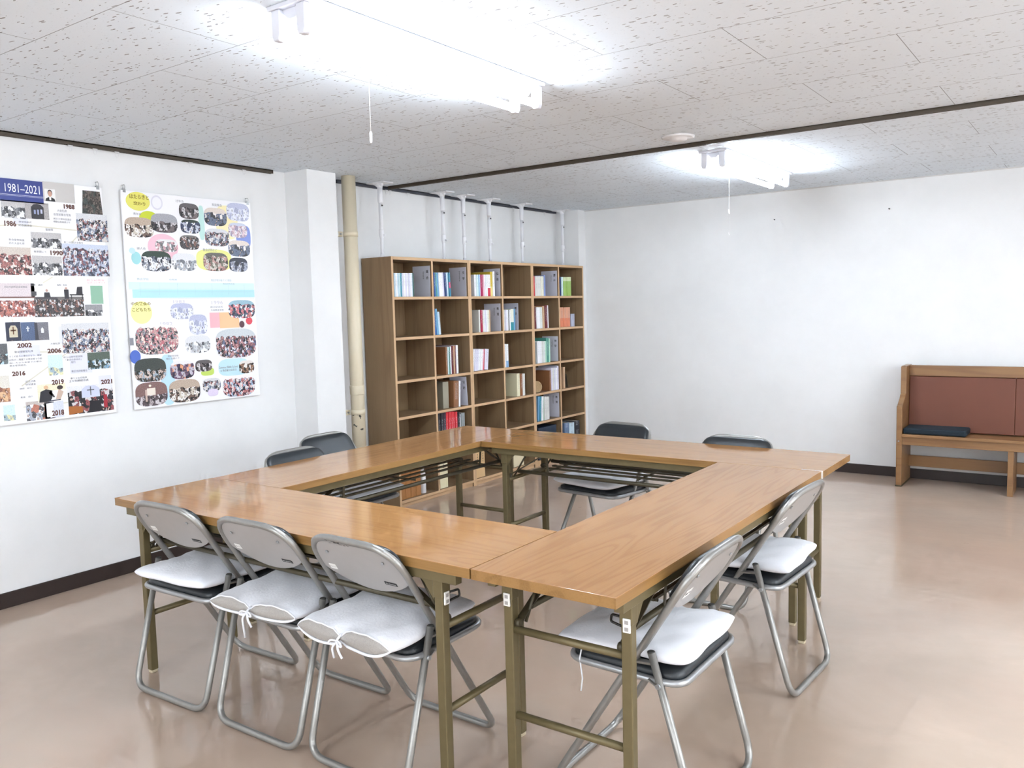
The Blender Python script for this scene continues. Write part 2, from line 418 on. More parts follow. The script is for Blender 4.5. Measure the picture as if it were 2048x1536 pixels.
# ------------------------------------------------------------------ bookcases (three side by side)
XF, XB = -.745, -1.035
SH = [1.503, 1.215, .907, .645, .388]           # shelf centre heights
UY = [3.38, 4.26, 5.145, 6.02]
TH = .02
def edgebox(bm, a, c):
    for f in box(bm, a, c):
        f.normal_update()
        if f.normal.x > .9: f.material_index = 1
def bookcase(i):
    y0, y1 = UY[i]+.0005, UY[i+1]-.0005; ym = (y0+y1)/2
    nm = ('tall wooden bookcase unit beside the cream pipe, leftmost of three', 'middle of the three tall wooden bookcase units', 'tall wooden bookcase unit in the corner by the far wall, rightmost of three')[i]
    t = thing('bookcase', nm, 'bookcase', (0, y0, 0), group='wooden bookcases in a row')
    w = y1-y0; ms = [M['case_wood'], M['case_edge']]
    def part(n, a, c):
        b = BM(); edgebox(b, a, c); return obj(n, b, ms, t, bevel=.0008, bseg=1)
    part('side_panel', (XB, 0, 0), (XF, TH, 1.795)); part('side_panel', (XB, w-TH, 0), (XF, w, 1.795))
    part('top_panel', (XB, TH, 1.773), (XF, w-TH, 1.795)); part('bottom_panel', (XB, TH, .03), (XF, w-TH, .05))
    part('plinth', (XF-.03, TH, 0), (XF-.012, w-TH, .03)); 
    b = BM(); box(b, (XB, TH, .05), (XB+.006, w-TH, 1.773)); obj('back_panel', b, M['case_wood'], t)
    part('divider', (XB+.006, w/2-TH/2, .05), (XF-.002, w/2+TH/2, 1.773))
    for z in SH:
        for a, c in ((TH, w/2-TH/2), (w/2+TH/2, w-TH)): part('shelf', (XB+.006, a, z-.01), (XF-.001, c, z+.01))
    return t
for i in range(3): bookcase(i)
CELL = []
for i in range(3):
    y0, y1 = UY[i], UY[i+1]; ym = (y0+y1)/2
    CELL += [(y0+.0215, ym-.0115), (ym+.0115, y1-.0215)]
FLOORZ = [z+.0105 for z in SH]+[.0505]
ORD = ['first', 'second', 'third', 'fourth', 'fifth', 'sixth', 'seventh', 'eighth', 'ninth', 'tenth', 'eleventh', 'twelfth', 'thirteenth', 'fourteenth', 'fifteenth']
ROWN = ['top', 'second', 'third', 'fourth', 'fifth', 'bottom']

BC = dict(sage=('#b9cdbb', 'sage green'), paleblue=('#c8dbe8', 'pale blue'), white=('#f0f0f4', 'white'), ice=('#d3e8ea', 'icy white'), teal=('#3e8fa3', 'teal'),
 lilac=('#dcd9ea', 'lilac white'), darkgreen=('#2c5b50', 'dark green'), navy=('#1d3a70', 'navy'), blue=('#3a67a6', 'blue'), green=('#4f9486', 'green'), sky=('#6fa5cb', 'sky blue'),
 pinkteal=('#3c86a3', 'teal and pink'), magenta=('#a8154f', 'magenta'), pink=('#e8b6c6', 'pink'), whitered=('#f2eeee', 'white and red'), yellow=('#d8b93a', 'yellow'), red=('#c02028', 'red'),
 offwhite=('#dcdcd8', 'off-white'), paleyellow=('#e4e2d0', 'pale cream'), periwinkle=('#8f9fd0', 'periwinkle blue'), lime=('#9fc266', 'lime green'), greycover=('#dcdad2', 'grey covered'),
 crimson=('#a92343', 'crimson'), tan=('#c9a684', 'tan'), black=('#1b1b24', 'black'), tealtext=('#2d8c96', 'cream and teal'), maroon=('#6a2026', 'maroon'), whitegrey=('#dfe3df', 'speckled white'),
 coral=('#de8563', 'coral'), greybox=('#b4b9cc', 'small grey blue'), cardboard=('#8f6140', 'brown covered'), darkteal=('#2b6f66', 'dark teal'), whiteblue=('#eceef0', 'white and blue'),
 grey=('#8e9494', 'grey'), mint=('#b5dfc9', 'mint'), cream=('#e6e0bf', 'cream'), brown=('#8c5730', 'brown'), darkplum=('#33202e', 'dark plum'), slateblue=('#6a80a0', 'slate blue'))
TWO = dict(pinkteal=('#d0507c', .35, .6), whitered=('#d03048', 0, .38), yellow=('#e9d98a', 0, .4), coral=('#dca184', .45, 1.01), tealtext=('#e2e2d0', .38, 1.01), whiteblue=('#86b0d8', 0, .28), lime=('#dbe4b8', .78, 1.01), red=('#d0323a', 0, 1.01))
def bookmat(k):
    if ('bk', k) in M: return M[('bk', k)]
    m, nt, b = newmat('cover_'+k); tc = nt.nodes.new('ShaderNodeTexCoord')
    sep = nt.nodes.new('ShaderNodeSeparateXYZ'); L(nt, tc.outputs['Generated'], sep.inputs[0])
    o = tc.outputs['Object']
    c = lin(BC[k][0]); base = c
    if k in TWO:
        c2, a, e = TWO[k]
        f = math_(nt, 'MULTIPLY', math_(nt, 'GREATER_THAN', sep.outputs['Z'], a), math_(nt, 'LESS_THAN', sep.outputs['Z'], e))
        base = mixc(nt, f, c, lin(c2))
    # rows of small title lettering down the middle of the spine
    lum = c[0]*.3+c[1]*.6+c[2]*.1
    ink = lin('#4a5566') if lum > .25 else lin('#d8dce4')
    inb = math_(nt, 'LESS_THAN', math_(nt, 'ABSOLUTE', math_(nt, 'SUBTRACT', sep.outputs['Y'], .5)), .24)
    fr = math_(nt, 'GREATER_THAN', sep.outputs['X'], .93)
    gl = math_(nt, 'GREATER_THAN', noise(nt, mapping(nt, o, (1, 160, 150)), 1., 1), .55)
    blk = math_(nt, 'GREATER_THAN', noise(nt, mapping(nt, o, (1, .5, 16), (3, 1, 7)), 1., 1), .47)
    f = math_(nt, 'MULTIPLY', math_(nt, 'MULTIPLY', inb, fr), math_(nt, 'MULTIPLY', gl, blk))
    base = mixc(nt, math_(nt, 'MULTIPLY', f, .5), base, ink)
    if isinstance(base, tuple): b.inputs['Base Color'].default_value = base
    else: L(nt, base, b.inputs['Base Color'])
    b.inputs['Roughness'].default_value = .42
    M[('bk', k)] = m; return m
def book(y, z, w, h, d, k, lean, xf, label, group, name='book', cat='book'):
    """upright book: covers + spine wrapped round a page block; origin at the foot of the spine"""
    b = BM(); t = min(.002, w*.18)
    box(b, (-d, -w/2, 0), (0, -w/2+t, h)); box(b, (-d, w/2-t, 0), (0, w/2, h))
    # gently rounded spine
    for fs in box(b, (-.003, -w/2+t, 0), (0, w/2-t, h)): pass
    rd = [(.0, -w/2), (.0018, -w/4), (.0024, 0), (.0018, w/4), (.0, w/2)]
    prism(b, [(x, yy, 0) for x, yy in rd], (0, 0, h))
    box(b, (-d+.004, -w/2+t, .002), (-.003, w/2-t, h-.002), 1)
    o = obj(name, b, [bookmat(k), M['pages']], loc=(xf, y, z))
    o.rotation_euler = (lean, 0, 0)
    return tag(o, label, cat, group)
# (row, column, [(offset, thickness, height, colour), ...]) measured from each compartment's left side
SHELVES = [
(0, 0, [(0.014, 0.015, 0.166, 'sage'), (0.029, 0.016, 0.167, 'paleblue'), (0.045, 0.016, 0.167, 'white'), (0.061, 0.018, 0.167, 'paleblue'), (0.079, 0.012, 0.167, 'ice'), (0.091, 0.019, 0.168, 'teal'), (0.11, 0.016, 0.168, 'lilac'), (0.126, 0.018, 0.168, 'white'), (0.144, 0.018, 0.169, 'lilac'), (0.162, 0.018, 0.169, 'white'), (0.18, 0.018, 0.169, 'lilac'), (0.198, 0.017, 0.17, 'white'), (0.215, 0.013, 0.17, 'paleblue'), (0.228, 0.008, 0.17, 'darkgreen')]),
(0, 1, [(0.017, 0.016, 0.178, 'navy'), (0.033, 0.018, 0.179, 'blue'), (0.051, 0.015, 0.179, 'green'), (0.066, 0.023, 0.179, 'sky'), (0.089, 0.023, 0.18, 'white'), (0.112, 0.02, 0.18, 'white'), (0.132, 0.021, 0.181, 'lilac'), (0.153, 0.025, 0.181, 'navy'), (0.178, 0.019, 0.181, 'paleblue'), (0.197, 0.012, 0.182, 'teal'), (0.209, 0.019, 0.182, 'pinkteal')]),
(0, 2, [(0.075, 0.027, 0.172, 'white'), (0.102, 0.023, 0.172, 'ice'), (0.125, 0.015, 0.172, 'sky'), (0.14, 0.016, 0.173, 'lilac'), (0.156, 0.027, 0.173, 'magenta'), (0.183, 0.019, 0.173, 'pink'), (0.202, 0.023, 0.174, 'white'), (0.225, 0.023, 0.174, 'white'), (0.248, 0.036, 0.175, 'whitered'), (0.287, 0.031, 0.199, 'yellow'), (0.318, 0.026, 0.202, 'white')]),
(0, 4, [(0.038, 0.019, 0.172, 'red'), (0.057, 0.033, 0.173, 'offwhite'), (0.09, 0.031, 0.173, 'offwhite'), (0.121, 0.032, 0.174, 'offwhite'), (0.153, 0.04, 0.174, 'paleyellow'), (0.197, 0.024, 0.183, 'periwinkle')]),
(0, 5, [(0.044, 0.02, 0.172, 'navy'), (0.064, 0.03, 0.173, 'ice'), (0.098, 0.03, 0.173, 'lime'), (0.128, 0.035, 0.174, 'lime'), (0.163, 0.035, 0.174, 'lime'), (0.198, 0.037, 0.175, 'lime')]),
(1, 1, [(0.021, 0.026, 0.197, 'blue'), (0.047, 0.024, 0.196, 'sky'), (0.071, 0.023, 0.173, 'paleblue')]),
(1, 2, [(0.121, 0.019, 0.18, 'greycover'), (0.14, 0.028, 0.179, 'crimson'), (0.168, 0.023, 0.179, 'offwhite'), (0.191, 0.022, 0.179, 'lilac'), (0.213, 0.021, 0.178, 'white'), (0.234, 0.022, 0.178, 'paleyellow'), (0.256, 0.021, 0.178, 'tan')]),
(1, 3, [(0.025, 0.024, 0.174, 'offwhite'), (0.049, 0.023, 0.174, 'lilac'), (0.072, 0.02, 0.173, 'white'), (0.092, 0.015, 0.173, 'black'), (0.107, 0.018, 0.173, 'white'), (0.125, 0.044, 0.181, 'tealtext'), (0.169, 0.027, 0.181, 'sky')]),
(1, 4, [(0.042, 0.025, 0.189, 'maroon'), (0.067, 0.029, 0.189, 'white'), (0.096, 0.026, 0.188, 'white'), (0.122, 0.046, 0.188, 'whitegrey'), (0.168, 0.03, 0.199, 'tan'), (0.202, 0.043, 0.204, 'maroon'), (0.245, 0.024, 0.204, 'white')]),
(1, 5, [(0.037, 0.055, 0.183, 'coral'), (0.092, 0.055, 0.182, 'coral'), (0.147, 0.059, 0.182, 'coral'), (0.227, 0.066, 0.119, 'greybox')]),
(2, 1, [(0.142, 0.02, 0.212, 'cardboard'), (0.162, 0.015, 0.211, 'ice'), (0.177, 0.014, 0.21, 'darkteal'), (0.191, 0.02, 0.214, 'white'), (0.211, 0.019, 0.218, 'maroon'), (0.23, 0.018, 0.217, 'tan'), (0.248, 0.017, 0.216, 'maroon'), (0.265, 0.023, 0.22, 'white')]),
(2, 2, [(0.02, 0.02, 0.177, 'white'), (0.04, 0.024, 0.176, 'lilac'), (0.064, 0.026, 0.174, 'lilac'), (0.09, 0.027, 0.173, 'white'), (0.117, 0.026, 0.171, 'white'), (0.143, 0.014, 0.17, 'pink'), (0.157, 0.014, 0.17, 'red'), (0.171, 0.049, 0.168, 'lilac')]),
(2, 3, [(0.024, 0.026, 0.197, 'white'), (0.05, 0.029, 0.195, 'whiteblue')]),
(2, 4, [(0.043, 0.025, 0.187, 'grey'), (0.068, 0.037, 0.197, 'white'), (0.105, 0.03, 0.196, 'white'), (0.135, 0.03, 0.194, 'offwhite'), (0.165, 0.029, 0.193, 'whitegrey'), (0.194, 0.022, 0.192, 'mint'), (0.216, 0.043, 0.22, 'green'), (0.259, 0.018, 0.212, 'mint')]),
(3, 1, [(0.218, 0.061, 0.205, 'cardboard'), (0.279, 0.019, 0.202, 'white')]),
(3, 3, [(0.198, 0.045, 0.196, 'cream'), (0.243, 0.034, 0.193, 'brown'), (0.277, 0.038, 0.19, 'offwhite')]),
(3, 4, [(0.26, 0.026, 0.184, 'cardboard'), (0.286, 0.024, 0.206, 'lilac'), (0.31, 0.025, 0.204, 'offwhite'), (0.335, 0.024, 0.203, 'lilac'), (0.359, 0.027, 0.201, 'white'), (0.386, 0.029, 0.217, 'lilac')]),
(3, 5, [(0.071, 0.032, 0.197, 'tan')]),
(4, 1, [(0.028, 0.029, 0.246, 'black'), (0.057, 0.028, 0.243, 'black'), (0.085, 0.032, 0.24, 'darkplum'), (0.117, 0.03, 0.236, 'red'), (0.147, 0.028, 0.233, 'red'), (0.175, 0.027, 0.229, 'red'), (0.202, 0.026, 0.226, 'red'), (0.228, 0.027, 0.223, 'red'), (0.258, 0.029, 0.215, 'black'), (0.287, 0.013, 0.197, 'white'), (0.303, 0.043, 0.204, 'grey')]),
(4, 4, [(0.057, 0.023, 0.224, 'sky'), (0.08, 0.026, 0.221, 'teal'), (0.106, 0.029, 0.219, 'white'), (0.135, 0.026, 0.216, 'sage'), (0.161, 0.032, 0.213, 'offwhite'), (0.193, 0.028, 0.21, 'offwhite'), (0.221, 0.029, 0.207, 'offwhite')]),
(5, 5, [(0.074, 0.081, 0.277, 'slateblue'), (0.155, 0.088, 0.267, 'paleblue'), (0.243, 0.099, 0.274, 'black')]),
]
LEAN = {(1, 1): .09, (2, 2): -.10, (0, 1): .035, (2, 1): .0, (4, 4): -.05, (3, 1): -.05, (1, 4): .02, (3, 4): .0}
CN = ['first', 'second', 'third', 'fourth', 'fifth', 'sixth']
for r, c, bs in SHELVES:
    y0, y1 = CELL[c]; lim = (.2495, .265, .285, .235, .236, .31)[r]
    ln = LEAN.get((r, c), 0.)
    shift = -.008
    for i, (off, w, h, k) in enumerate(bs):
        h = min(h, lim-.004); d = (.150, .150, .13, .17)[i % 4] if h < .19 else .205
        if (r, c) in ((4, 1),): d = .21
        ww = w-.0012; y = y0+off+shift+w/2; l = ln
        if ln:
            l = ln*(1 if (r, c) != (4, 4) else (1.2 if i < 3 else .0))
        ext = abs(math.sin(l))*h
        y = min(max(y, y0+ww/2+(ext if l > 0 else 0)+.0005), y1-ww/2-(ext if l < 0 else 0)-.0005)
        if l > 0: z = FLOORZ[r]+ww/2*math.sin(l)
        elif l < 0: z = FLOORZ[r]+ww/2*math.sin(-l)
        else: z = FLOORZ[r]
        nm, cat = 'book', 'book'
        box_ = k == 'greybox'
        lab = '%s %s, %s from left in the %s column of the %s shelf' % (BC[k][1], 'boxed set' if box_ else 'book', ORD[i], CN[c], ROWN[r])
        book(y, z, ww, h, d, k, l, XF-.017-(0 if i % 3 else .004), lab, 'books in the %s compartment of the %s shelf' % (CN[c], ROWN[r]), nm, cat)

# grey category bookends with two large characters and an italic word
def bookend(r, c, jp, en, y, dx=0., rot=0., h=.228):
    t = thing('bookend', 'grey bookend panel marked %s in the %s column of the %s shelf' % (en, CN[c], ROWN[r]), 'bookend', (XF-.012-dx, y, FLOORZ[r]), group='grey category bookends')
    t.rotation_euler = (rot, 0, 0)
    b = BM(); box(b, (-.17, 0, 0), (0, .0025, h)); obj('panel', b, M['panel_lilac'], t, bevel=.0008, bseg=1)
    # lettering on the face that looks toward -Y : local x -> +X, local y -> +Z
    R = Matrix(((1, 0, 0, 0), (0, 0, -1, 0), (0, 1, 0, 0), (0, 0, 0, 1)))
    b = BM()
    for q, ch in enumerate(jp): add_text(b, ch, .026, Matrix.Translation((-.026, -.0003, h-.042-q*.046))@R, .0001, .0004, .023, .023)
    add_text(b, en, .02, Matrix.Translation((-.062, -.0003, h-.068))@R@Matrix.Rotation(-PI/2, 4, 'Z'), .0001, 0, .008*len(en), .013)
    obj('lettering', b, M['ink'], t)
    return t
bookend(0, 0, '総合', 'General', CELL[0][1]-.005)
bookend(0, 1, '文学', 'Literature', CELL[1][1]-.005)
bookend(0, 2, '伝道', 'Evangelism', CELL[2][1]-.005)
bookend(0, 4, '歴史', 'History', CELL[4][1]-.005)
bookend(1, 2, '教理', 'Doctrine', CELL[2][1]-.012)
bookend(1, 3, '美術', 'Art', CELL[3][0]+.222)
bookend(2, 4, '神学', 'Theology', CELL[4][1]-.012)
bookend(3, 1, '伝記', 'Biography', CELL[1][1]-.008-.02, .0, .07)
bookend(4, 4, '教育', 'Education', CELL[4][1]-.012)
b = BM(); box(b, (-.17, 0, 0), (0, .002, .222))
o = obj('bookend', b, M['panel_lilac'], loc=(XF-.03, CELL[4][1]-.0025, FLOORZ[3])); tag(o, 'plain grey bookend behind the white books in the fifth column of the fourth shelf', 'bookend', 'grey category bookends')

# other things standing in the compartments
def boxthing(name, label, cat, y, z, w, d, h, m, xf=XF-.02, bev=.0015, rotx=0., rotz=0.):
    b = BM(); box(b, (-d, -w/2, 0), (0, w/2, h)); o = obj(name, b, m, loc=(xf, y, z), bevel=bev); o.rotation_euler = (rotx, 0, rotz); return tag(o, label, cat)
# row four, second column: a big grey slipcase turned sideways
boxthing('slipcase', 'wide grey slipcase standing crooked in the second column of the fourth shelf', 'box', CELL[1][0]+.150, FLOORZ[3], .06, .2, .205, simple('slipcase_grey', '#96907f', .6), XF-.045, .0015, 0, -.12)
# row four, fourth column: wide cream slipcase body
boxthing('magazine_file', 'navy storage box lying in the fifth column of the bottom shelf', 'box', CELL[4][0]+.20, FLOORZ[5], .30, .22, .285, simple('navy_box', '#1f3046', .5), XF-.02)
t = thing('woven_dish', 'round woven dish standing on edge in the fifth column of the fourth shelf', 'dish', (XF-.04, CELL[4][0]+.06, FLOORZ[3]+.052))
b = BM(); lathe(b, [(.001, .0), (.035, .002), (.05, .012), (.052, .018), (.046, .014), (.02, .006), (.001, .005)], seg=24); o = obj('dish_body', b, M['wicker'], t); o.rotation_euler = (0, PI/2-.15, -.45)
boxthing('letter_tray', 'thin dark display stand in the sixth column of the fourth shelf', 'display stand', CELL[5][0]+.19, FLOORZ[3], .004, .12, .13, simple('smoke_plastic', '#4c453c', .25), XF-.05, .0005, .25, .15)
# bottom shelf, seen between the table legs
for q in range(4):
    boxthing('slipcase', 'orange brown slipcase, %s from the left in the first column of the bottom shelf' % ORD[q], 'box', CELL[0][0]+.035+q*.056, FLOORZ[5], .054, .2, .27, simple('slipcase_brown', '#a8723f', .6, noise=.1, nscale=30) if q == 0 else bpy.data.materials['slipcase_brown'])
t = thing('bottle', 'white bottle beside the orange brown slipcases on the bottom shelf', 'bottle', (XF-.055, CELL[0][0]+.285, FLOORZ[5]))
b = BM(); lathe(b, [(.025, 0), (.027, .004), (.027, .14), (.022, .158), (.013, .17), (.013, .178)], seg=20); obj('bottle_body', b, M['plastic_white'], t)
b = BM(); lathe(b, [(.016, .178), (.016, .215), (.013, .218)], seg=16); obj('cap', b, M['plastic_white'], t)
boxthing('book', 'thick cream book in the second column of the bottom shelf', 'book', CELL[1][0]+.065, FLOORZ[5], .095, .2, .262, simple('cream_cover', '#e8dfba', .6))
boxthing('storage_box', 'tan storage box in the third column of the bottom shelf', 'box', CELL[2][0]+.072, FLOORZ[5], .13, .2, .255, simple('tan_box', '#d8b585', .6))
boxthing('storage_box', 'cream storage box in the fourth column of the bottom shelf', 'box', CELL[3][0]+.19, FLOORZ[5], .15, .2, .2, simple('cream_box', '#e2d5b3', .6))
for yy, s, zz in ((CELL[1][0]+.065, '聖書事典', .2), (CELL[2][0]+.04, '聖書講解', .19), (CELL[2][0]+.075, '説教集成', .19), (CELL[2][0]+.11, '信仰問答', .19)):
    host = [o for o in bpy.data.objects if o.name.startswith('book') and o.get('label') == 'thick cream book in the second column of the bottom shelf'][0] if yy < CELL[2][0] else bpy.data.objects['storage_box']
    b = BM()
    for q, ch in enumerate(s): add_text(b, ch, .016, Matrix.Translation((XF-.0197, yy, FLOORZ[5]+zz-q*.02))@FACE_X, .0001, 0, .013, .013)
    o = obj('lettering', b, M['ink']); o.parent = host; o.matrix_parent_inverse = Matrix.Translation(host.location).inverted()

# ------------------------------------------------------------------ ceiling tension poles
def pole(x, y, label, first=None):
    t = thing('tension_pole', label, 'tension pole', (x, y, 1.7955), group='white tension poles between bookcase tops and ceiling')
    Z = H-1.7955-.001
    b = BM(); prism(b, [(-.085, -.05, Z), (.085, -.05, Z), (.085, .05, Z), (-.085, .05, Z)], (0, 0, -.006))
    prism(b, [(-.045, -.028, Z-.006), (.045, -.028, Z-.006), (.018, 0, Z-.035), (-.018, 0, Z-.035)], (0, .001, 0)); 
    lathe(b, [(.03, Z-.006), (.021, Z-.022), (.019, Z-.034)], seg=16)
    obj('top_plate', b, M['pole_white'], t, bevel=.002)
    b = BM(); lathe(b, [(.0185, Z-.034), (.0185, Z-.135), (.015, Z-.142)], seg=16); obj('adjusting_sleeve', b, M['pole_white'], t)
    b = BM(); lathe(b, [(.0145, Z-.14), (.0145, .17)], seg=14); obj('outer_tube', b, M['pole_white'], t)
    b = BM(); lathe(b, [(.0185, .20), (.0185, .165), (.013, .14)], seg=14); box(b, (.006, -.004, .155), (.034, .006, .168)); obj('clamp', b, M['pole_white'], t, bevel=.001)
    b = BM(); lathe(b, [(.0115, .17), (.0115, .012)], seg=14); obj('inner_tube', b, M['pole_white'], t)
    b = BM(); lathe(b, [(.055, 0), (.054, .003), (.03, .009), (.015, .014), (.0125, .03)], seg=24); obj('base_plate', b, M['pole_white'], t)
    b = BM(); box(b, (.0150, -.008, Z-.165), (.0162, .008, Z-.155)); obj('grey_mark', b, M['ink'], t)
    return t
PY = [3.475, 4.165, 4.425, 4.772, 5.254, 5.935]
PL = ['nearest white tension pole, above the left end of the first bookcase', 'second white tension pole from the cream pipe', 'third white tension pole from the cream pipe',
      'third white tension pole counting from the far wall', 'second white tension pole counting from the far wall', 'white tension pole nearest the far wall']
p0 = pole(-.915, PY[0], PL[0])
for y, l in zip(PY[1:], PL[1:]):
    c = copy_tree(p0); c.location = (-.915, y, 1.7955); c['label'] = l
# ------------------------------------------------------------------ folding tables (1.8 x 0.45 x 0.7), built with the long side along local X
TL, TW, TZ = 1.798, .452, .70
def make_table(name_ax, first=False):
    """axis 'x' or 'y': which world axis the long side follows (geometry is built in that axis so that the grain runs along it)"""
    ax = 0 if name_ax == 'x' else 1
    def S(x, y, z): return (x, y, z) if ax == 0 else (-y, x, z)      # local long, local across
    t = thing('folding_table', '', 'table', group='folding tables set in a square')
    def part(n, bm, m, par=t, bev=0., seg=2): return obj(n, bm, m, par, bevel=bev, bseg=seg)
    sfx = 'x' if ax == 0 else 'y'
    b = BM(); box(b, S(-TL/2, -TW/2, TZ-.002), S(TL/2, TW/2, TZ)); box(b, S(-TL/2+.001, -TW/2+.001, TZ-.030), S(TL/2-.001, TW/2-.001, TZ-.002), 1)
    part('tabletop', b, [M['table_'+sfx], M['table_edge_'+sfx]], bev=.0008)
    # steel rails under the long and short sides
    for s in (-1, 1):
        b = BM(); box(b, S(-TL/2+.06, s*(TW/2-.012), TZ-.062), S(TL/2-.06, s*(TW/2-.040), TZ-.030)); part('side_rail', b, M['olive'], bev=.002)
    b = BM()
    for s in (-1, 1): box(b, S(s*(TL/2-.13), -TW/2+.04, TZ-.060), S(s*(TL/2-.105), TW/2-.04, TZ-.030))
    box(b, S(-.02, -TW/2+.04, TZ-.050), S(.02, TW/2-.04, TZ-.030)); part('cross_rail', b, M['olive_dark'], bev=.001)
    LX, LY = TL/2-.135, TW/2-.037
    for sx in (-1, 1):
        for sy in (-1, 1):
            b = BM(); x, y = sx*LX, sy*LY
            box(b, S(x-.015, y-.015, .012), S(x+.015, y+.015, TZ-.034)); box(b, S(x-.0185, y-.0185, TZ-.115), S(x+.0185, y+.0185, TZ-.034))
            l = part('leg', b, M['olive'], bev=.003)
            b = BM(); box(b, S(x-.013, y-.013, 0), S(x+.013, y+.013, .013)); obj('leg_foot', b, M['foot_cream'], l, bevel=.003)
            # gusset and folding strut
            b = BM(); g = [S(x-sx*.015, y+sy*.010, TZ-.036), S(x-sx*.105, y+sy*.010, TZ-.036), S(x-sx*.055, y+sy*.010, TZ-.075), S(x-sx*.018, y+sy*.010, TZ-.125)]
            prism(b, g, Vector(S(0, sy*.003, 0)))
            part('gusset', b, M['olive'])
            b = BM(); p = S(x-sx*.012, y-sy*.022, .520); q = S(x-sx*.25, y-sy*.022, TZ-.045)
            bar(b, p, q, .004, .024, up=S(0, 1, 0) if ax else (0, 1, 0)); 
            tube(b, [S(x-sx*.03, y-sy*.030, .51), S(x-sx*.11, y-sy*.030, TZ-.07)], .005, 8)
            tube(b, [S(x-sx*.004, y-sy*.016, .515), S(x-sx*.004, y-sy*.032, .515)], .012, 10)
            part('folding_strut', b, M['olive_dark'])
        for z, n in ((.495, 'upper_stretcher'), (.240, 'lower_stretcher')):
            b = BM(); tube(b, [S(sx*LX, -LY+.014, z), S(sx*LX, LY-.014, z)], .0115, 10); part(n, b, M['olive'])
    # wire shelf for bags under the top
    b = BM(); x0, x1 = -TL/2+.36, TL/2-.36
    for y in (-.145, -.075, 0, .075, .145): bar(b, S(x0, y, .572), S(x1, y, .572), .016, .008)
    for x in (x0+.03, 0, x1-.03):
        tube(b, [S(x, -.15, .562), S(x, .15, .562)], .005, 8)
    tube(b, [S(x0-.16, -.165, .545), S(x1+.16, -.165, .545)], .010, 8)
    tube(b, [S(x0-.16, .165, .545), S(x1+.16, .165, .545)], .010, 8)
    for x in (x0+.03, x1-.03):
        for y in (-.17, .17): bar(b, S(x, y, .545), S(x, y*1.05, TZ-.05), .012, .004)
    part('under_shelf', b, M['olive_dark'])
    return t
tA = make_table('x'); tB = make_table('y')
tA.location = (.150+TL/2, .786+TW/2, 0); tag(tA, 'folding table nearest the left corner, with three chairs along its near side', 'table', 'folding tables set in a square')
tB.location = (1.9515+TW/2, .786+TL/2, 0); tag(tB, 'folding table on the right of the square, with the open near right corner', 'table', 'folding tables set in a square')
tC = copy_tree(tA); tC.location = (.612+TL/2, 2.588+TW/2, 0); tag(tC, 'folding table at the far side of the square, overhanging on the right', 'table', 'folding tables set in a square')
tD = copy_tree(tB); tD.location = (.156+TW/2, 1.2405+TL/2, 0); tag(tD, 'folding table on the left of the square, nearest the posters and bookcases', 'table', 'folding tables set in a square')

def leg_tag(host, x, y, z, nx, ny):
    """little white clip label with two grey marks on a leg face (nx,ny = face direction)"""
    b = BM(); s = Vector((-ny, nx, 0)); n = Vector((nx, ny, 0)); c = Vector((x, y, z))
    bar(b, c-Vector((0, 0, .019)), c+Vector((0, 0, .019)), .022, .005, up=n)
    o = obj('leg_label', b, M['sticker'], bevel=.0015)
    bb = BM()
    for dz in (-.009, .009): bar(bb, c+n*.0028+Vector((0, 0, dz-.005)), c+n*.0028+Vector((0, 0, dz+.005)), .011, .0006, up=n)
    k = obj('label_print', bb, M['panel_grey'], o)
    o.parent = host; o.matrix_parent_inverse = Matrix.Translation(host.location).inverted()
LXX, LYY = TL/2-.135, TW/2-.037
leg_tag(tA, tA.location.x+LXX+.019, tA.location.y-LYY, .585, 1, 0)
leg_tag(tB, tB.location.x-LYY, tB.location.y-LXX-.019, .585, 0, -1)
leg_tag(tB, tB.location.x+LYY+.004, tB.location.y-LXX-.019, .585, 0, -1)
leg_tag(tC, tC.location.x+LXX+.019, tC.location.y-LYY, .605, 1, 0)
def bag_hook(host, x, y, dx, dy):
    b = BM(); P = [(x, y, .598), (x+dx*.035, y+dy*.035, .600), (x+dx*.038, y+dy*.038, .58), (x, y, .572)]
    tube(b, fillet(P+[P[0]], .006, 4), .0035, 7)
    o = obj('bag_hook', b, M['black_metal']); o.parent = host; o.matrix_parent_inverse = Matrix.Translation(host.location).inverted()
bag_hook(tB, tB.location.x+LYY-.015, tB.location.y-LXX, -1, 0)
bag_hook(tA, tA.location.x+LXX+.015, tA.location.y-LYY+.01, .35, 1)
# white tape at the corner of the far table
b = BM(); box(b, (2.405, 2.5865, .672), (2.409, 2.5885, .7004)); box(b, (2.32, 2.588, .7001), (2.409, 2.593, .7005)); box(b, (2.392, 2.584, .668), (2.409, 2.5875, .6995))
o = obj('white_tape', b, M['sticker']); o.parent = tC; o.matrix_parent_inverse = Matrix.Translation(tC.location).inverted()

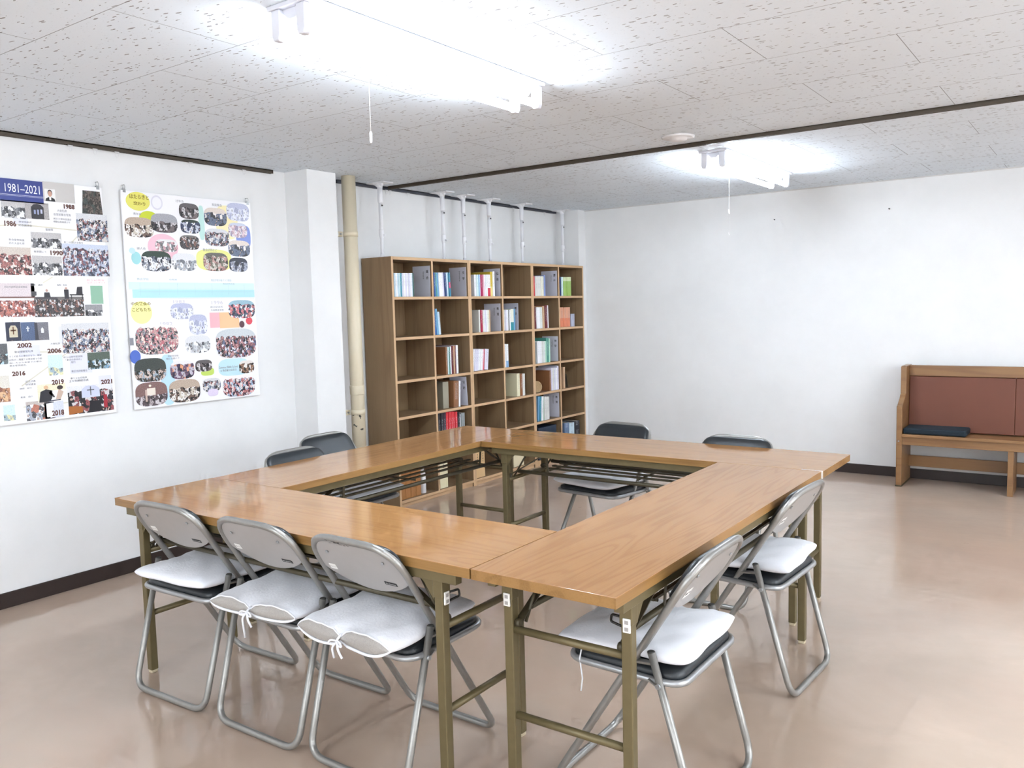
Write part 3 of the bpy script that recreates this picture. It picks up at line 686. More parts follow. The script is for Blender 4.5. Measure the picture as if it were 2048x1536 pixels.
# ------------------------------------------------------------------ folding chairs, facing local +Y
HB, HR, HS = .189, .212, .203
def yb(z): return .254-.631*z          # back / front-leg tube
def yr(z): return -.218+.282*z         # rear leg tube
def make_chair():
    t = thing('folding_chair', '', 'folding chair', group='steel folding chairs round the tables')
    # back arch and front legs are one bent tube
    P = [(-HB, yb(.0115)+.004, .0115)]
    pts = [(-HB, yb(.05), .05), (-HB, yb(.733)+.0, .733), (HB, yb(.733), .733), (HB, yb(.05), .05)]
    foot = [(HB, yb(.0115), .0115), (-HB, yb(.0115), .0115)]
    loop = fillet([(-HB, yb(.0115), .0115), (-HB, yb(.733), .733), (HB, yb(.733), .733), (HB, yb(.0115), .0115)], [.06, .12, .12, .06], 9, True)
    b = BM(); tube(b, loop, .0112, 12, True); obj('back_and_front_leg_tube', b, M['steel'], t)
    z1 = .475
    loop = fillet([(-HR, yr(z1), z1), (-HR+.006, yr(.0115), .0115), (HR-.006, yr(.0115), .0115), (HR, yr(z1), z1)], .065, 9)
    b = BM(); tube(b, loop, .0112, 12); o = obj('rear_leg_tube', b, M['steel'], t)
    # seat rim: D-shaped loop
    zr = .395
    loop = fillet([(-HS, -.166, zr), (HS, -.166, zr), (HS, .196, zr+.006), (-HS, .196, zr+.006)], [.055, .055, .075, .075], 8, True)
    b = BM(); tube(b, loop, .0098, 10, True); obj('seat_rim', b, M['steel_light'], t)
    # black seat pad
    lp = fillet([(-HS+.008, -.158, 0), (HS-.008, -.158, 0), (HS-.008, .190, 0), (-HS+.008, .190, 0)], [.05, .05, .07, .07], 7, True)
    b = BM(); lev = [(.97, zr-.004), (1., zr+.003), (1.012, zr+.014), (1.0, zr+.026), (.93, zr+.034), (.6, zr+.037)]
    rings = []
    for s, z in lev: rings.append([b.verts.new((p.x*s, .016+(p.y-.016)*s, z+(p.y*.016))) for p in lp])
    n = len(lp)
    for A, B_ in zip(rings, rings[1:]):
        for k in range(n): f = b.faces.new((A[k], A[(k+1) % n], B_[(k+1) % n], B_[k])); f.smooth = True
    b.faces.new(rings[-1]); b.faces.new(list(reversed(rings[0])))
    obj('seat_pad', b, M['vinyl_black'], t)
    # back panel (grey pressed steel behind, black vinyl pad in front)
    def backpoly(ins, zlow, sag):
        P = []
        top = fillet([(-HB+ins, yb(zlow), zlow), (-HB+ins, yb(.733-ins), .733-ins), (HB-ins, yb(.733-ins), .733-ins), (HB-ins, yb(zlow), zlow)], [.0, .115, .115, .0], 9)
        P += [Vector(p) for p in top]
        for k in range(1, 14):
            u = k/14; x = (HB-ins)*(1-2*u); z = zlow-sag*math.sin(PI*u)**.8; P.append(Vector((x, yb(z), z)))
        return P
    nrm = Vector((0, .631, 1)).cross(Vector((1, 0, 0))).normalized()     # out of the panel plane
    nrm = Vector((0, 1, .631)).normalized()                               # forward/up side faces the sitter
    P = backpoly(.004, .615, .060)
    b = BM(); prism(b, [p-nrm*.004 for p in P], nrm*.006)
    o = obj('back_panel', b, M['panel_grey'], t, bevel=.002, bseg=2)
    P = backpoly(.009, .618, .054)
    c = sum(P, Vector())/len(P); b = BM(); rings = []
    for s, h in ((1, .003), (1.0, .012), (.975, .019), (.9, .023), (.6, .025)): rings.append([b.verts.new(c+(p-c)*s+nrm*h) for p in P])
    n = len(P)
    for A, B_ in zip(rings, rings[1:]):
        for k in range(n): f = b.faces.new((A[k], A[(k+1) % n], B_[(k+1) % n], B_[k])); f.smooth = True
    b.faces.new(rings[-1]); b.faces.new(list(reversed(rings[0])))
    obj('back_pad', b, M['vinyl_black'], t)
    # hinge links, rivets and end caps
    for s in (-1, 1):
        b = BM(); bar(b, (s*(HR-.004), yr(.445)+.004, .445), (s*HB, yb(.435), .432), .006, .020, up=(1, 0, 0))
        bar(b, (s*(HR-.004), yr(.40), .385), (s*(HR-.004), yr(.40)+.03, .40), .004, .026, up=(1, 0, 0))
        l = obj('hinge_link', b, M['steel'], t)
        b = BM(); tube(b, [(s*(HR+.008), yr(.39), .39), (s*(HR+.016), yr(.39), .39)], .0075, 10); obj('rivet', b, M['steel_light'], l)
        b = BM(); lathe(b, [(.0108, 0), (.0108, .004), (.008, .006)], (s*HR, yr(.477), .474), 12); obj('end_cap', b, M['rubber'], t)
    return t, nrm
chair0, NRM = make_chair()
# local frame on the rear face of the back panel: X = -localX (seen from behind: right is +X for a viewer looking +Y)
def back_mat(x, z, off=.0046):
    # letters lie in the panel plane, readable from behind (viewer looks along +Y)
    u = Vector((1, 0, 0)); v = Vector((0, -.631, 1)).normalized(); w = u.cross(v)
    p = Vector((x, yb(z), z))-NRM*off
    return Matrix(((u.x, v.x, w.x, p.x), (u.y, v.y, w.y, p.y), (u.z, v.z, w.z, p.z), (0, 0, 0, 1)))
def plate(ch, x, z, w, h, mat, name, txt=None, tm=None, th=.0008):
    b = BM(); Mx = back_mat(x, z)
    vs = [Mx@Vector(p) for p in ((-w/2, -h/2, 0), (w/2, -h/2, 0), (w/2, h/2, 0), (-w/2, h/2, 0))]
    prism(b, vs, -NRM*th)
    o = obj(name, b, mat, ch)
    if txt:
        b = BM(); add_text(b, txt, h*.7, back_mat(x, z, .0046+th+.0002), .0001, 0, w*.8, h*.3); obj('print', b, tm, o)
    return o
CH = [
 # x, y, rotation, kind, label
 (.572, .920, 1.7, 'near', 'grey folding chair at the left end of the near table, first of the three'),
 (1.069, .926, .4, 'near', 'grey folding chair in the middle of the three along the near table'),
 (1.534, .934, -.9, 'near', 'grey folding chair with a scuffed back, right of the three along the near table'),
 (2.299, 1.229, 90.1, 'right', 'grey folding chair on the right side of the square, the one nearer the camera'),
 (2.286, 2.126, 87, 'right', 'grey folding chair on the right side of the square, the farther one'),
 (1.095, 3.085, 173.2, 'far', 'folding chair with black back in front of the bookcase corner, behind the far table'),
 (1.853, 2.905, 180, 'far', 'folding chair showing only its black back top behind the right half of the far table'),
 (.000, 2.20, -89.3, 'left', 'folding chair with black back near the pillar and pipe, behind the left table'),
 (.262, 1.76, -90, 'left', 'folding chair with low black back by the posters, behind the left table'),
]
chairs = []
for i, (x, y, r, kind, lab) in enumerate(CH):
    c = chair0 if i == 0 else copy_tree(chair0)
    chairs.append(c)
for c, (x, y, r, kind, lab) in zip(chairs, CH):
    c.location = (x, y, 0); c.rotation_euler = (0, 0, math.radians(r)); tag(c, lab, 'folding chair', 'steel folding chairs round the tables')
chrome = simple('scratched_metal', '#4c4643', .5)
for i in range(5):
    c = chairs[i]
    if i < 3:
        plate(c, .100, .600, .050, .0125, M['black_metal'], 'maker_plate', 'N : nnnnnnnn', M['sticker'])
        plate(c, -.138, .620, .030, .022, M['sticker'], 'sticker', 'No.1-2', M['panel_grey'])
    else:
        plate(c, -.100, .620, .044, .028, M['sticker'], 'sticker', '備品 301', M['ink'])
    for sx in (-1, 1):
        b = BM(); Mx = back_mat(sx*.12, .68, .0055); tube(b, [Mx@Vector((0, 0, 0)), Mx@Vector((0, 0, .0028))], .0055, 10); obj('rivet', b, M['steel_light'], c)
b = BM(); random.seed(3)
for k in range(16):
    x = -.03+random.gauss(0, .022); z = .7335
    a = random.uniform(-.5, .5)
    Mx = back_mat(x, z-.004+random.uniform(-.004, .006), .0113); 
    p = [Mx@Vector((math.cos(a)*l+math.sin(a)*m, math.sin(a)*l*.5+m, 0)) for l, m in ((-.006, -.0008), (.006, -.0008), (.004, .0012), (-.005, .001))]
    prism(b, p, -NRM*.0004)
obj('paint_chips', b, chrome, chairs[2])

# ------------------------------------------------------------------ white seat cushions, each lying on its chair
def make_cushion(name_mat, w=.205, dpt=.205, th=.027, open_back=False, seed=0, fillc=None, pv=-.21):
    rnd = random.Random(seed); b = BM(); n = 26; V = {}
    ph = [rnd.uniform(0, 6) for _ in range(8)]
    def mouth(u):      # height of the open rear edge along the width, tied in the middle and at the ends
        return (.10+.90*(abs(math.sin(PI*u))**.45))*(1-abs(u)**6)
    for s in (1, -1):
        for i in range(n+1):
            for j in range(n+1):
                u, v = math.sin(PI/2*(i/n*2-1)), math.sin(PI/2*(j/n*2-1))
                rim = i in (0, n) or j == n or (j == 0 and not open_back)
                if s == -1 and rim: V[s, i, j] = V[1, i, j]; continue
                r = (abs(u)**5)*(abs(v)**5)
                ex = 1-.02*(1-v*v)-.085*math.exp(-((v-pv)/.26)**2)-.05*r; ey = 1-.02*(1-u*u)-.05*r
                x, y = u*w*ex+.003*math.sin(5*v+ph[4]), v*dpt*ey+.003*math.sin(6*u+ph[5])
                eu = 1-abs(u)**5; ev = 1-abs(v)**5
                if open_back and v < 0:
                    t = abs(v)**4; ev = 1; eu = eu*(1-t)+t*mouth(u)**1.8
                e = max(0, eu*ev); h = th*e**.42
                wr = .0035*math.sin(8*u+ph[0]+3*v)*math.sin(6*v+ph[1])+.0022*math.sin(21*u+ph[2]+6*v)*math.cos(17*v+ph[3])+.0015*math.sin(34*v+ph[6])*abs(u)**2
                z = h*(1.08 if s > 0 else .8)+(wr*min(1, e*2) if s > 0 else 0)
                V[s, i, j] = b.verts.new((x, y, s*z+.003*abs(u*v)))
        for i in range(n):
            for j in range(n):
                q = [V[s, i, j], V[s, i+1, j], V[s, i+1, j+1], V[s, i, j+1]]
                f = b.faces.new(q if s > 0 else list(reversed(q))); f.smooth = True
    if open_back and fillc is not None:
        # the grey inner pad that shows in the open mouth
        rows = []
        for i in range(1, n):
            A, B_ = V[1, i, 0].co, V[-1, i, 0].co; hh = (A.z-B_.z)/2; m = (A+B_)/2
            rows.append([fillc.verts.new((m.x, m.y+.004-.011*math.cos(a), m.z+hh*.96*math.sin(a))) for a in (-PI/2, -PI/4, 0, PI/4, PI/2)])
        for P, Q in zip(rows, rows[1:]):
            for k in range(4): f = fillc.faces.new((P[k], Q[k], Q[k+1], P[k+1])); f.smooth = True
        # rolled hem along both lips
    hem = [[V[s, i, 0].co.copy() for i in range(n+1)] for s in (1, -1)] if open_back else None
    return b, hem
def cushion(i, dx, dy, rot, label, kind='plain', th=.027, zoff=.0, tilt=0.):
    c = chairs[i]; mw = Matrix.Translation(c.location)@Matrix.Rotation(c.rotation_euler.z, 4, 'Z')
    p = mw@Vector((dx, dy, .434+th*.80+zoff))
    t = thing('seat_cushion', label, 'cushion', p, c.rotation_euler.z+math.radians(rot), group='white covered seat cushions on the folding chairs')
    t.rotation_euler.x = tilt
    fc = BM(); bmc, hem = make_cushion(None, th=th, seed=i+1, open_back=kind == 'tied', fillc=fc, pv=(-.036-dy)/.205)
    obj('cushion_cover', bmc, M['cloth_white'], t)
    if kind == 'tied':
        obj('inner_pad', fc, M['foam_grey'], t)
        b = BM()
        for q, hp in enumerate(hem): tube(b, [p+Vector((0, -.001, 0)) for p in hp], .0028 if q == 0 else .0045, 6)
        obj('cover_hem', b, M['cloth_white'], t)
        b = BM(); hh = th*.8
        tube(b, fillet([(0, -.198, hh*.6), (-.002, -.222, 0), (0, -.200, -hh*.6)], .01, 4), .004, 6)
        for s in (-1, 1): tube(b, fillet([(0, -.217, 0), (s*.018, -.228, .006), (s*.030, -.228, -.008), (s*.010, -.225, -.010), (0, -.218, 0)], .008, 4), .003, 6)
        tube(b, fillet([(0, -.218, 0), (-.014, -.228, -.018), (-.010, -.226, -.05 if i == 2 else -.085)], .01, 4), .0036, 6)
        tube(b, fillet([(0, -.218, 0), (.010, -.228, -.02), (.024, -.226, -.045)], .01, 4), .0036, 6)
        obj('tie', b, M['cloth_white'], t)
    if kind == 'cordhang':
        b = BM(); tube(b, [(-.19, .12, -.01), (-.197, .125, -.05), (-.192, .12, -.11), (-.198, .122, -.145)], .0022, 6); obj('tie', b, M['cloth_white'], t)
    return t
cushion(0, .006, -.004, 2, 'white cushion on the leftmost chair of the near table')
cushion(1, .008, -.026, 5, 'white cushion with thin grey opening and long tie, on the middle near chair', 'tied', .026, -.002, .03)
cushion(2, .004, -.050, 1, 'white cushion with wide grey opening and tied bow, on the right near chair', 'tied', .033, -.002, .05)
cushion(3, -.010, .022, 1, 'bright white cushion on the chair at the near right corner', 'cordhang', .028)
cushion(4, -.004, .018, 5, 'bright white cushion on the farther chair of the right side', th=.027)
cushion(5, .0, .026, -4, 'white cushion seen beneath the far table, on the chair by the bookcases', th=.028)
cushion(7, .0, .02, 2, 'white cushion glimpsed under the left table on the chair by the pillar', th=.02)

# ------------------------------------------------------------------ pew with its cushion
def pew():
    x0, x1, yf, yk = 2.085, 3.65, 5.775, 6.125
    t = thing('church_pew', 'wooden pew with brown vinyl back standing against the far wall', 'pew', (x0, yf, 0))
    D = yk-yf; W = x1-x0
    prof = [(0, 0), (0, .607), (.018, .612), (.04, .625), (.10, .66), (.125, .685), (.14, .69), (.145, .895), (.16, .90), (D, .90), (D, 0)]
    for x in (0, W-.04):
        b = BM(); prism(b, [(x, y, z) for y, z in prof], (.04, 0, 0)); obj('end_panel', b, M['pew_wood'], t, bevel=.005)
    b = BM(); box(b, (-.002, -.004, 0), (.042, D, .012)); o = obj('foot_block', b, M['olive_dark'], t)
    b = BM(); box(b, (.04, -.008, .378), (W-.04, .16, .400)); obj('seat_board', b, M['pew_wood'], t, bevel=.003)
    b = BM(); box(b, (.04, .164, .372), (W-.04, .30, .394)); obj('seat_board', b, M['pew_wood'], t, bevel=.003)
    b = BM(); box(b, (.04, .012, .318), (W-.04, .032, .378)); obj('seat_rail', b, M['pew_wood'], t, bevel=.002)
    b = BM(); box(b, (.04, .25, .818), (W-.04, .285, .898)); obj('top_rail', b, M['pew_wood'], t, bevel=.003)
    b = BM(); box(b, (.04, .27, .115), (W-.04, .29, .20)); obj('lower_stretcher', b, M['pew_wood'], t, bevel=.002)
    xm = .745
    for a, c in ((.042, xm-.0006), (xm+.0006, W-.042)):
        b = BM(); prism(b, [(a, .235, .402), (a, .262, .402), (a, .282, .816), (a, .258, .816)], (c-a, 0, 0)); obj('back_cushion_panel', b, M['pew_vinyl'], t, bevel=.004)
    b = BM(); box(b, (xm-.018, .0, .0), (xm+.018, .28, .318)); obj('middle_support', b, M['pew_wood'], t, bevel=.003)
    b = BM(); tube(b, [(.018, -.001, .345), (.018, -.006, .345)], .006, 8); obj('screw', b, M['steel_light'], t)
    # flat dark cushion on the seat
    c = thing('seat_cushion', 'flat dark navy square cushion at the left end of the pew seat', 'cushion', (x0+.045, yf+.008, .401))
    b = BM(); box(b, (0, 0, 0), (.42, .235, .045)); obj('cushion_body', b, M['navy_cloth'], c, bevel=.014, bseg=4)
pew()

# nails in the far wall
for i, (x, z) in enumerate(((1.045, 2.094), (1.94, 2.106))):
    b = BM(); tube(b, [(x, YF, z), (x, YF-.012, z)], .0045, 8)
    o = obj('wall_hook', b, M['black_metal']); tag(o, 'small dark hook in the far wall, %s' % ('near the farther light' if i == 0 else 'high above the pew'), 'hook')
# ------------------------------------------------------------------ posters
PX = XW+.022       # front face of the boards
def crowdmat(k, top, pal, scale, cover, skin='#c9a08c', heads=.24, bg2=None):
    """printed group photograph: background over rows of small clothed figures"""
    m, nt, b = newmat('print_'+k); tc = nt.nodes.new('ShaderNodeTexCoord'); sep = nt.nodes.new('ShaderNodeSeparateXYZ')
    L(nt, tc.outputs['Generated'], sep.inputs[0]); v = tc.outputs['Object']
    vo = nt.nodes.new('ShaderNodeTexVoronoi'); vo.inputs['Scale'].default_value = 1.; vo.inputs['Randomness'].default_value = .8
    wob = nt.nodes.new('ShaderNodeTexNoise'); wob.inputs['Scale'].default_value = scale*2.2; wob.inputs['Detail'].default_value = 3; L(nt, v, wob.inputs['Vector'])
    off = nt.nodes.new('ShaderNodeVectorMath'); off.operation = 'MULTIPLY_ADD'; off.inputs[1].default_value = (0, .9, .9)
    L(nt, wob.outputs['Color'], off.inputs[0]); L(nt, mapping(nt, v, (1, scale*1.35, scale*1.0), (0, 3.3, 1.7)), off.inputs[2]); L(nt, off.outputs[0], vo.inputs['Vector'])
    sc = nt.nodes.new('ShaderNodeSeparateColor'); L(nt, vo.outputs['Color'], sc.inputs[0])
    n = len(pal); cloth = ramp(nt, sc.outputs[0], [(i/n, lin(c)) for i, c in enumerate(pal)], 'CONSTANT')
    hd = math_(nt, 'LESS_THAN', vo.outputs['Distance'], heads)
    hair = math_(nt, 'LESS_THAN', vo.outputs['Distance'], heads+.09)
    col = mixc(nt, math_(nt, 'MULTIPLY', hair, .8), cloth, lin('#2a2422'))
    col = mixc(nt, hd, col, lin(skin))
    bgc = mixc(nt, noise(nt, mapping(nt, v, (1, 30, 30)), 1., 3), lin(top), lin(bg2 or top))
    lim = math_(nt, 'ADD', math_(nt, 'MULTIPLY', math_(nt, 'SUBTRACT', noise(nt, mapping(nt, v, (1, scale*.5, 4)), 1., 2), .5), .35), cover)
    col = mixc(nt, math_(nt, 'GREATER_THAN', sep.outputs['Z'], lim), col, bgc)
    fine = ramp(nt, noise(nt, mapping(nt, v, (1, 260, 260)), 1., 2), [(.3, (.25, .24, .26, 1)), (.7, (1, 1, 1, 1))])
    g = nt.nodes.new('ShaderNodeMix'); g.data_type = 'RGBA'; g.blend_type = 'SOFT_LIGHT'; g.inputs['Factor'].default_value = .7; L(nt, col, g.inputs['A']); L(nt, fine, g.inputs['B'])
    hs = nt.nodes.new('ShaderNodeHueSaturation'); hs.inputs['Saturation'].default_value = .78; L(nt, g.outputs['Result'], hs.inputs['Color'])
    L(nt, hs.outputs['Color'], b.inputs['Base Color']); b.inputs['Roughness'].default_value = .35
    return m
BW = ['#3a3a3e', '#77777c', '#bdbdc0', '#55565c', '#e4e4e6', '#2b2b30']
DK = ['#26242a', '#3a3436', '#54464a', '#1d1c22', '#6d5f60', '#c9c4c6']
MX = ['#34353f', '#e8e6e8', '#5c6a85', '#8c4a4a', '#cfc6c0', '#27252c', '#9aa2b4']
RD = ['#8c2f30', '#e6dfe0', '#3b2a30', '#c94f4c', '#d9c2bd', '#44506a']
KP = dict(
 bw=('#b8b4b4', BW, 55, .62, '#c9c5c4'), door=('#a39d9c', DK, 60, .0, '#c9c5c4'), tree=('#5c5048', ['#3a332e', '#564a42', '#2d2926', '#6d5f55', '#3f4a44'], 60, 1.3, '#7d6d62'), crowd=('#cfd0d4', MX, 70, .78, '#d3b3a2'),
 crowdwarm=('#c2b3a6', ['#5c2226', '#8c4038', '#2c2426', '#d8c9c0', '#a3423a'], 70, .72, '#d6b09c'), crowdblue=('#b9c4dc', ['#d9dbe6', '#5b6480', '#2f3142', '#a9b2c9', '#7c3a44'], 75, .85, '#c9a296'),
 stage=('#d3c3c7', DK, 60, .0, '#c9a08c'), wht=('#f2f2f4', DK, 60, .0, '#c9a08c'), piano=('#f2f2f4', DK, 60, .0, '#c9a08c'), green=('#8fb8a0', DK, 60, .0, '#c9a08c'), green2=('#8fb8a0', DK, 60, .0, '#c9a08c'),
 choir=('#cbb8b6', ['#7c2d2c', '#a84c3c', '#e0d6d4', '#5c2626', '#c2502f'], 75, .95, '#d8b6a6'), crowddark=('#6b6664', ['#26262a', '#3c3a3e', '#c4c2c4', '#4a4444', '#7c4c3e'], 70, .85, '#b99a8c'), greyp=('#8d8b8f', BW, 40, .5, '#d8d8da'),
 navy=('#1d2540', DK, 60, .0, '#c9a08c'), blueslate=('#35507c', DK, 60, .0, '#c9a08c'), greyslate=('#6d6c76', DK, 60, .0, '#c9a08c'), treeblue=('#4c5c50', ['#58a0cc', '#2d3a36', '#7c98a8', '#394840', '#c9d6dc'], 70, .55, '#b99a8c'),
 darkstrip=('#55585c', ['#3a3f44', '#9fc6d4', '#5c6468'], 50, .5, '#b99a8c'), sky=('#bcdcee', ['#8ea8b4', '#e6eef2', '#d8d49a'], 40, .35, '#e6eef2'), suit=('#e6dcb4', ['#f2eee8'], 10, .0, '#c9a08c'), sermon=('#dcdce2', ['#26242a', '#8c2a30', '#2f2c34', '#c9c4c6', '#1d1c22'], 42, .80, '#c99c88'),
 orange=('#d9d2c4', ['#a8642c', '#c07a3c', '#8c4a28', '#d8a468'], 30, .55, '#d6b09c'), kids=('#b9aca4', ['#e6e4e6', '#4a4c54', '#b0542f', '#9aa2b4'], 40, .8, '#c9a08c'), lectern=('#cdd2e0', DK, 60, .0, '#c9a08c'),
 room=('#b59c84', ['#3a3230', '#e8e2dc', '#1f1d20', '#6d5244', '#c9bca8'], 48, .62, '#c9a08c'), bwroom=('#9c9ca4', DK, 45, .55, '#c9c0bc'), bwdark=('#5c5658', DK, 50, .7, '#a89c98'), navycrowd=('#27382f', ['#e6e8ee', '#27345c', '#1f2a44', '#b9c0d4'], 55, .8, '#c9a08c'),
 people=('#d8c6b8', ['#2f333c', '#4b5a78', '#e6dcd6', '#27272c', '#55617a'], 38, .7, '#d6b09c'), bluefade=('#a9aed0', ['#b6bbd8', '#cfd2e6', '#9398bd', '#dfe2f0'], 45, .7, '#dcdff0'), redfade=('#b9c0d8', ['#b98c9c', '#e6dfe6', '#8c7c9c', '#d8b6c0'], 55, .8, '#e0c9c9'),
 greycrowd=('#e4e0e0', ['#8d8b8f', '#c98c94', '#e6e6e8', '#6d6c70'], 60, .8, '#d8c4bc'), darkcrowd=('#2f4438', ['#3a3f50', '#d9dbe0', '#27293a', '#6d7484', '#e8e8ec'], 50, .7, '#c9a08c'), paleroom=('#dfe0e6', ['#b9bcc6', '#e8e8ec', '#6d7078', '#9aa0ac'], 45, .6, '#d8d0cc'),
 warmcrowd=('#5c5850', ['#8c5450', '#cfc6b9', '#3a3430', '#b98478', '#6d6a58'], 55, .8, '#c9a08c'), navyroom=('#27293a', ['#c9ccd8', '#3a3f58', '#1d1f2c', '#8d92a8'], 45, .7, '#d8c8c0'),
 blueredcrowd=('#7fb0c4', ['#c0303a', '#27324a', '#e6e6ec', '#44506a', '#d8505c'], 60, .75, '#d6b09c'), pinkcrowd=('#f0ecec', ['#55525a', '#c98c8c', '#8d8b93', '#e6d2c6', '#b84a56', '#3a383e'], 68, .88, '#dcc0ae'), palegreyroom=('#d9dadf', ['#6d6f78', '#c9ccd2', '#44464e', '#eceef0', '#a9adb4'], 45, .6, '#d8ccc6'),
 bigcrowd=('#c3ccd2', ['#35323c', '#8c4450', '#d9dae2', '#5a6488', '#2a262e', '#c98a86'], 66, .72, '#c99f8c'), treephoto=('#3c4440', ['#27302e', '#c9b0a4', '#55463e', '#8fa0b0', '#1f2624'], 60, .5, '#d6b09c'), purple=('#e6e2e8', ['#3a2a55', '#6d4a6a', '#d87c3c', '#27243a', '#b9b0c0'], 42, .8, '#d6a890'),
 brownp=('#e0d8d2', ['#6d4a34', '#27221f', '#e6e0da', '#8c5c3c'], 60, .75, '#c9a08c'), chapel=('#7c5650', ['#9c8c90', '#55464c', '#c9c0c4', '#3a3236'], 40, .45, '#c9c0c4'), violet=('#d8c6e6', ['#b9a0d0'], 10, .0, '#b9a0d0'), redcrowd=('#f0e6e6', ['#b03a40', '#e6dfe0', '#55283a', '#d87c7c', '#27243a', '#8fb0d0'], 66, .85, '#d6b09c'))
def pmat(k):
    if ('pr', k) not in M:
        a = KP[k]; M[('pr', k)] = crowdmat(k, a[0], a[1], a[2], a[3], a[4])
    return M[('pr', k)]
def flat(k, c): 
    if ('fl', c) not in M: M[('fl', c)] = simple('ink_'+k, c, .4)
    return M[('fl', c)]
def outline(y0, z0, y1, z1, kind):
    cy, cz, hy, hz = (y0+y1)/2, (z0+z1)/2, abs(y1-y0)/2, abs(z1-z0)/2
    if kind == 'rect': return [(-hy, -hz), (hy, -hz), (hy, hz), (-hy, hz)], cy, cz
    e = 2 if kind == 'oval' else 3.2
    return [(hy*abs(math.cos(a))**(2/e)*(1 if math.cos(a) >= 0 else -1), hz*abs(math.sin(a))**(2/e)*(1 if math.sin(a) >= 0 else -1)) for a in [2*PI*q/36+.001 for q in range(36)]], cy, cz
def sheet(parent, name, rect, mat, kind, lift, shapes=()):
    """printed patch lifted a hair off the board; extra shapes = [(hex, [(u,v)...])] in 0..1 of the patch"""
    y0, z0, y1, z1 = rect; P, cy, cz = outline(y0, z0, y1, z1, kind)
    b = BM(); prism(b, [(0, u, v) for u, v in P], (.00025, 0, 0))
    mats = [mat]
    for c, q in shapes:
        m = flat('shape', c)
        if m not in mats: mats.append(m)
        w, h = abs(y1-y0), abs(z1-z0)
        prism(b, [(.00028, (u-.5)*w, (v-.5)*h) for u, v in q], (.0002+.00003*len(mats), 0, 0), mats.index(m))
    o = obj(name, b, mats, parent, loc=(lift, cy-parent.location.y, cz-parent.location.z)); return o
def ell(cx, cy, rx, ry, n=14): return [(cx+rx*math.cos(2*PI*i/n), cy+ry*math.sin(2*PI*i/n)) for i in range(n)]
SHAPES = {
 'portrait': [('#e8e6e4', [(0, 0), (1, 0), (1, 1), (0, 1)]), ('#1d1c22', [(.02, 0), (.98, 0), (.9, .22), (.62, .34), (.38, .34), (.1, .22)]), ('#f0eff0', [(.42, .1), (.58, .1), (.6, .34), (.4, .34)]), ('#3a3638', ell(.5, .68, .22, .27)), ('#c99c88', ell(.5, .62, .18, .24))],
 'door': [('#25222a', [(.25, .02), (.78, .02), (.78, .72), (.66, .88), (.5, .92), (.36, .88), (.25, .72)]), ('#8d93b4', [(.36, .3), (.44, .3), (.44, .55), (.36, .55)]), ('#9aa0c0', [(.5, .28), (.57, .28), (.57, .58), (.5, .58)]), ('#c4c9e0', [(.64, .35), (.72, .35), (.72, .6), (.64, .6)])],
 'wht': [('#4a484c', [(.15, 0), (1, 0), (1, .12), (.15, .12)]), ('#2d2c33', [(.48, .12), (.74, .12), (.7, .45), (.5, .45)]), ('#b9958a', ell(.6, .56, .05, .09)), ('#4a484c', [(0, .2), (.2, .25), (.2, .5), (0, .5)])],
 'piano': [('#26252a', [(.45, .3), (.98, .3), (.98, .4), (.45, .4)]), ('#2f2d33', [(.7, .4), (.75, .95), (.95, .98), (.95, .4)]), ('#35323a', [(.25, .05), (.42, .05), (.42, .75), (.25, .75)]), ('#b9958a', ell(.33, .84, .05, .08)), ('#26252a', [(.5, 0), (.53, 0), (.53, .3), (.5, .3)]), ('#26252a', [(.92, 0), (.95, 0), (.95, .3), (.92, .3)])],
 'navy': [('#c9c0a8', [(.22, .2), (.78, .2), (.78, .65), (.65, .82), (.35, .82), (.22, .65)]), ('#6d4a34', [(.46, .35), (.54, .35), (.54, .75), (.46, .75)]), ('#6d4a34', [(.32, .52), (.68, .52), (.68, .6), (.32, .6)])],
 'blueslate': [('#eef2f8', [(.44, .5), (.52, .5), (.52, .78), (.44, .78)]), ('#eef2f8', [(.36, .64), (.6, .64), (.6, .7), (.36, .7)])],
 'greyslate': [('#e4e6ec', [(.45, .4), (.65, .4), (.65, .62), (.55, .72), (.45, .62)]), ('#3d3e48', [(.0, 0), (.25, 0), (.2, 1), (0, 1)])],
 'suit': [('#f4f2f2', [(.38, 0), (1, 0), (1, .62), (.5, .62)]), ('#24242c', [(.03, .0), (.42, .0), (.5, .2), (.52, .62), (.3, .72), (.1, .6)]), ('#24242c', [(.38, .5), (.56, .2), (.6, .26), (.46, .62)]), ('#d8b08c', ell(.3, .82, .08, .11)), ('#c9b0a0', [(.62, .1), (.8, .1), (.92, .5), (.75, .7)]), ('#3a2c2c', ell(.8, .76, .11, .12)), ('#3a3c50', [(.35, 0), (.8, .04), (.8, .1), (.35, .06)])],
 'sermon': [('#c9cde0', [(.3, .55), (.7, .55), (.7, .85), (.6, .97), (.4, .97), (.3, .85)]), ('#55555e', [(.49, .62), (.51, .62), (.51, .94), (.49, .94)]), ('#55555e', [(.42, .8), (.58, .8), (.58, .83), (.42, .83)]), ('#a8642c', [(0, 0), (.3, .04), (.3, .26), (0, .3)]), ('#1f1d24', [(.42, .0), (.74, .02), (.7, .42), (.48, .42)]), ('#a32836', [(.78, .12), (.86, .12), (.86, .6), (.78, .6)])],
 'lectern': [('#f2f2f6', [(.1, .1), (.45, .1), (.45, .95), (.1, .95)]), ('#26242c', [(.0, .9), (.5, .95), (.5, 1), (0, 1)])],
 'stage': [('#7c5c58', [(0, 0), (1, 0), (1, .1), (0, .1)])],
 'chapel': [('#e6dccf', [(.36, .45), (.62, .45), (.62, .75), (.36, .75)]), ('#c9b0a4', [(.3, .2), (.36, .2), (.36, .7), (.3, .7)]), ('#f4ecdc', ell(.46, .85, .04, .05))],
 'tree': []}
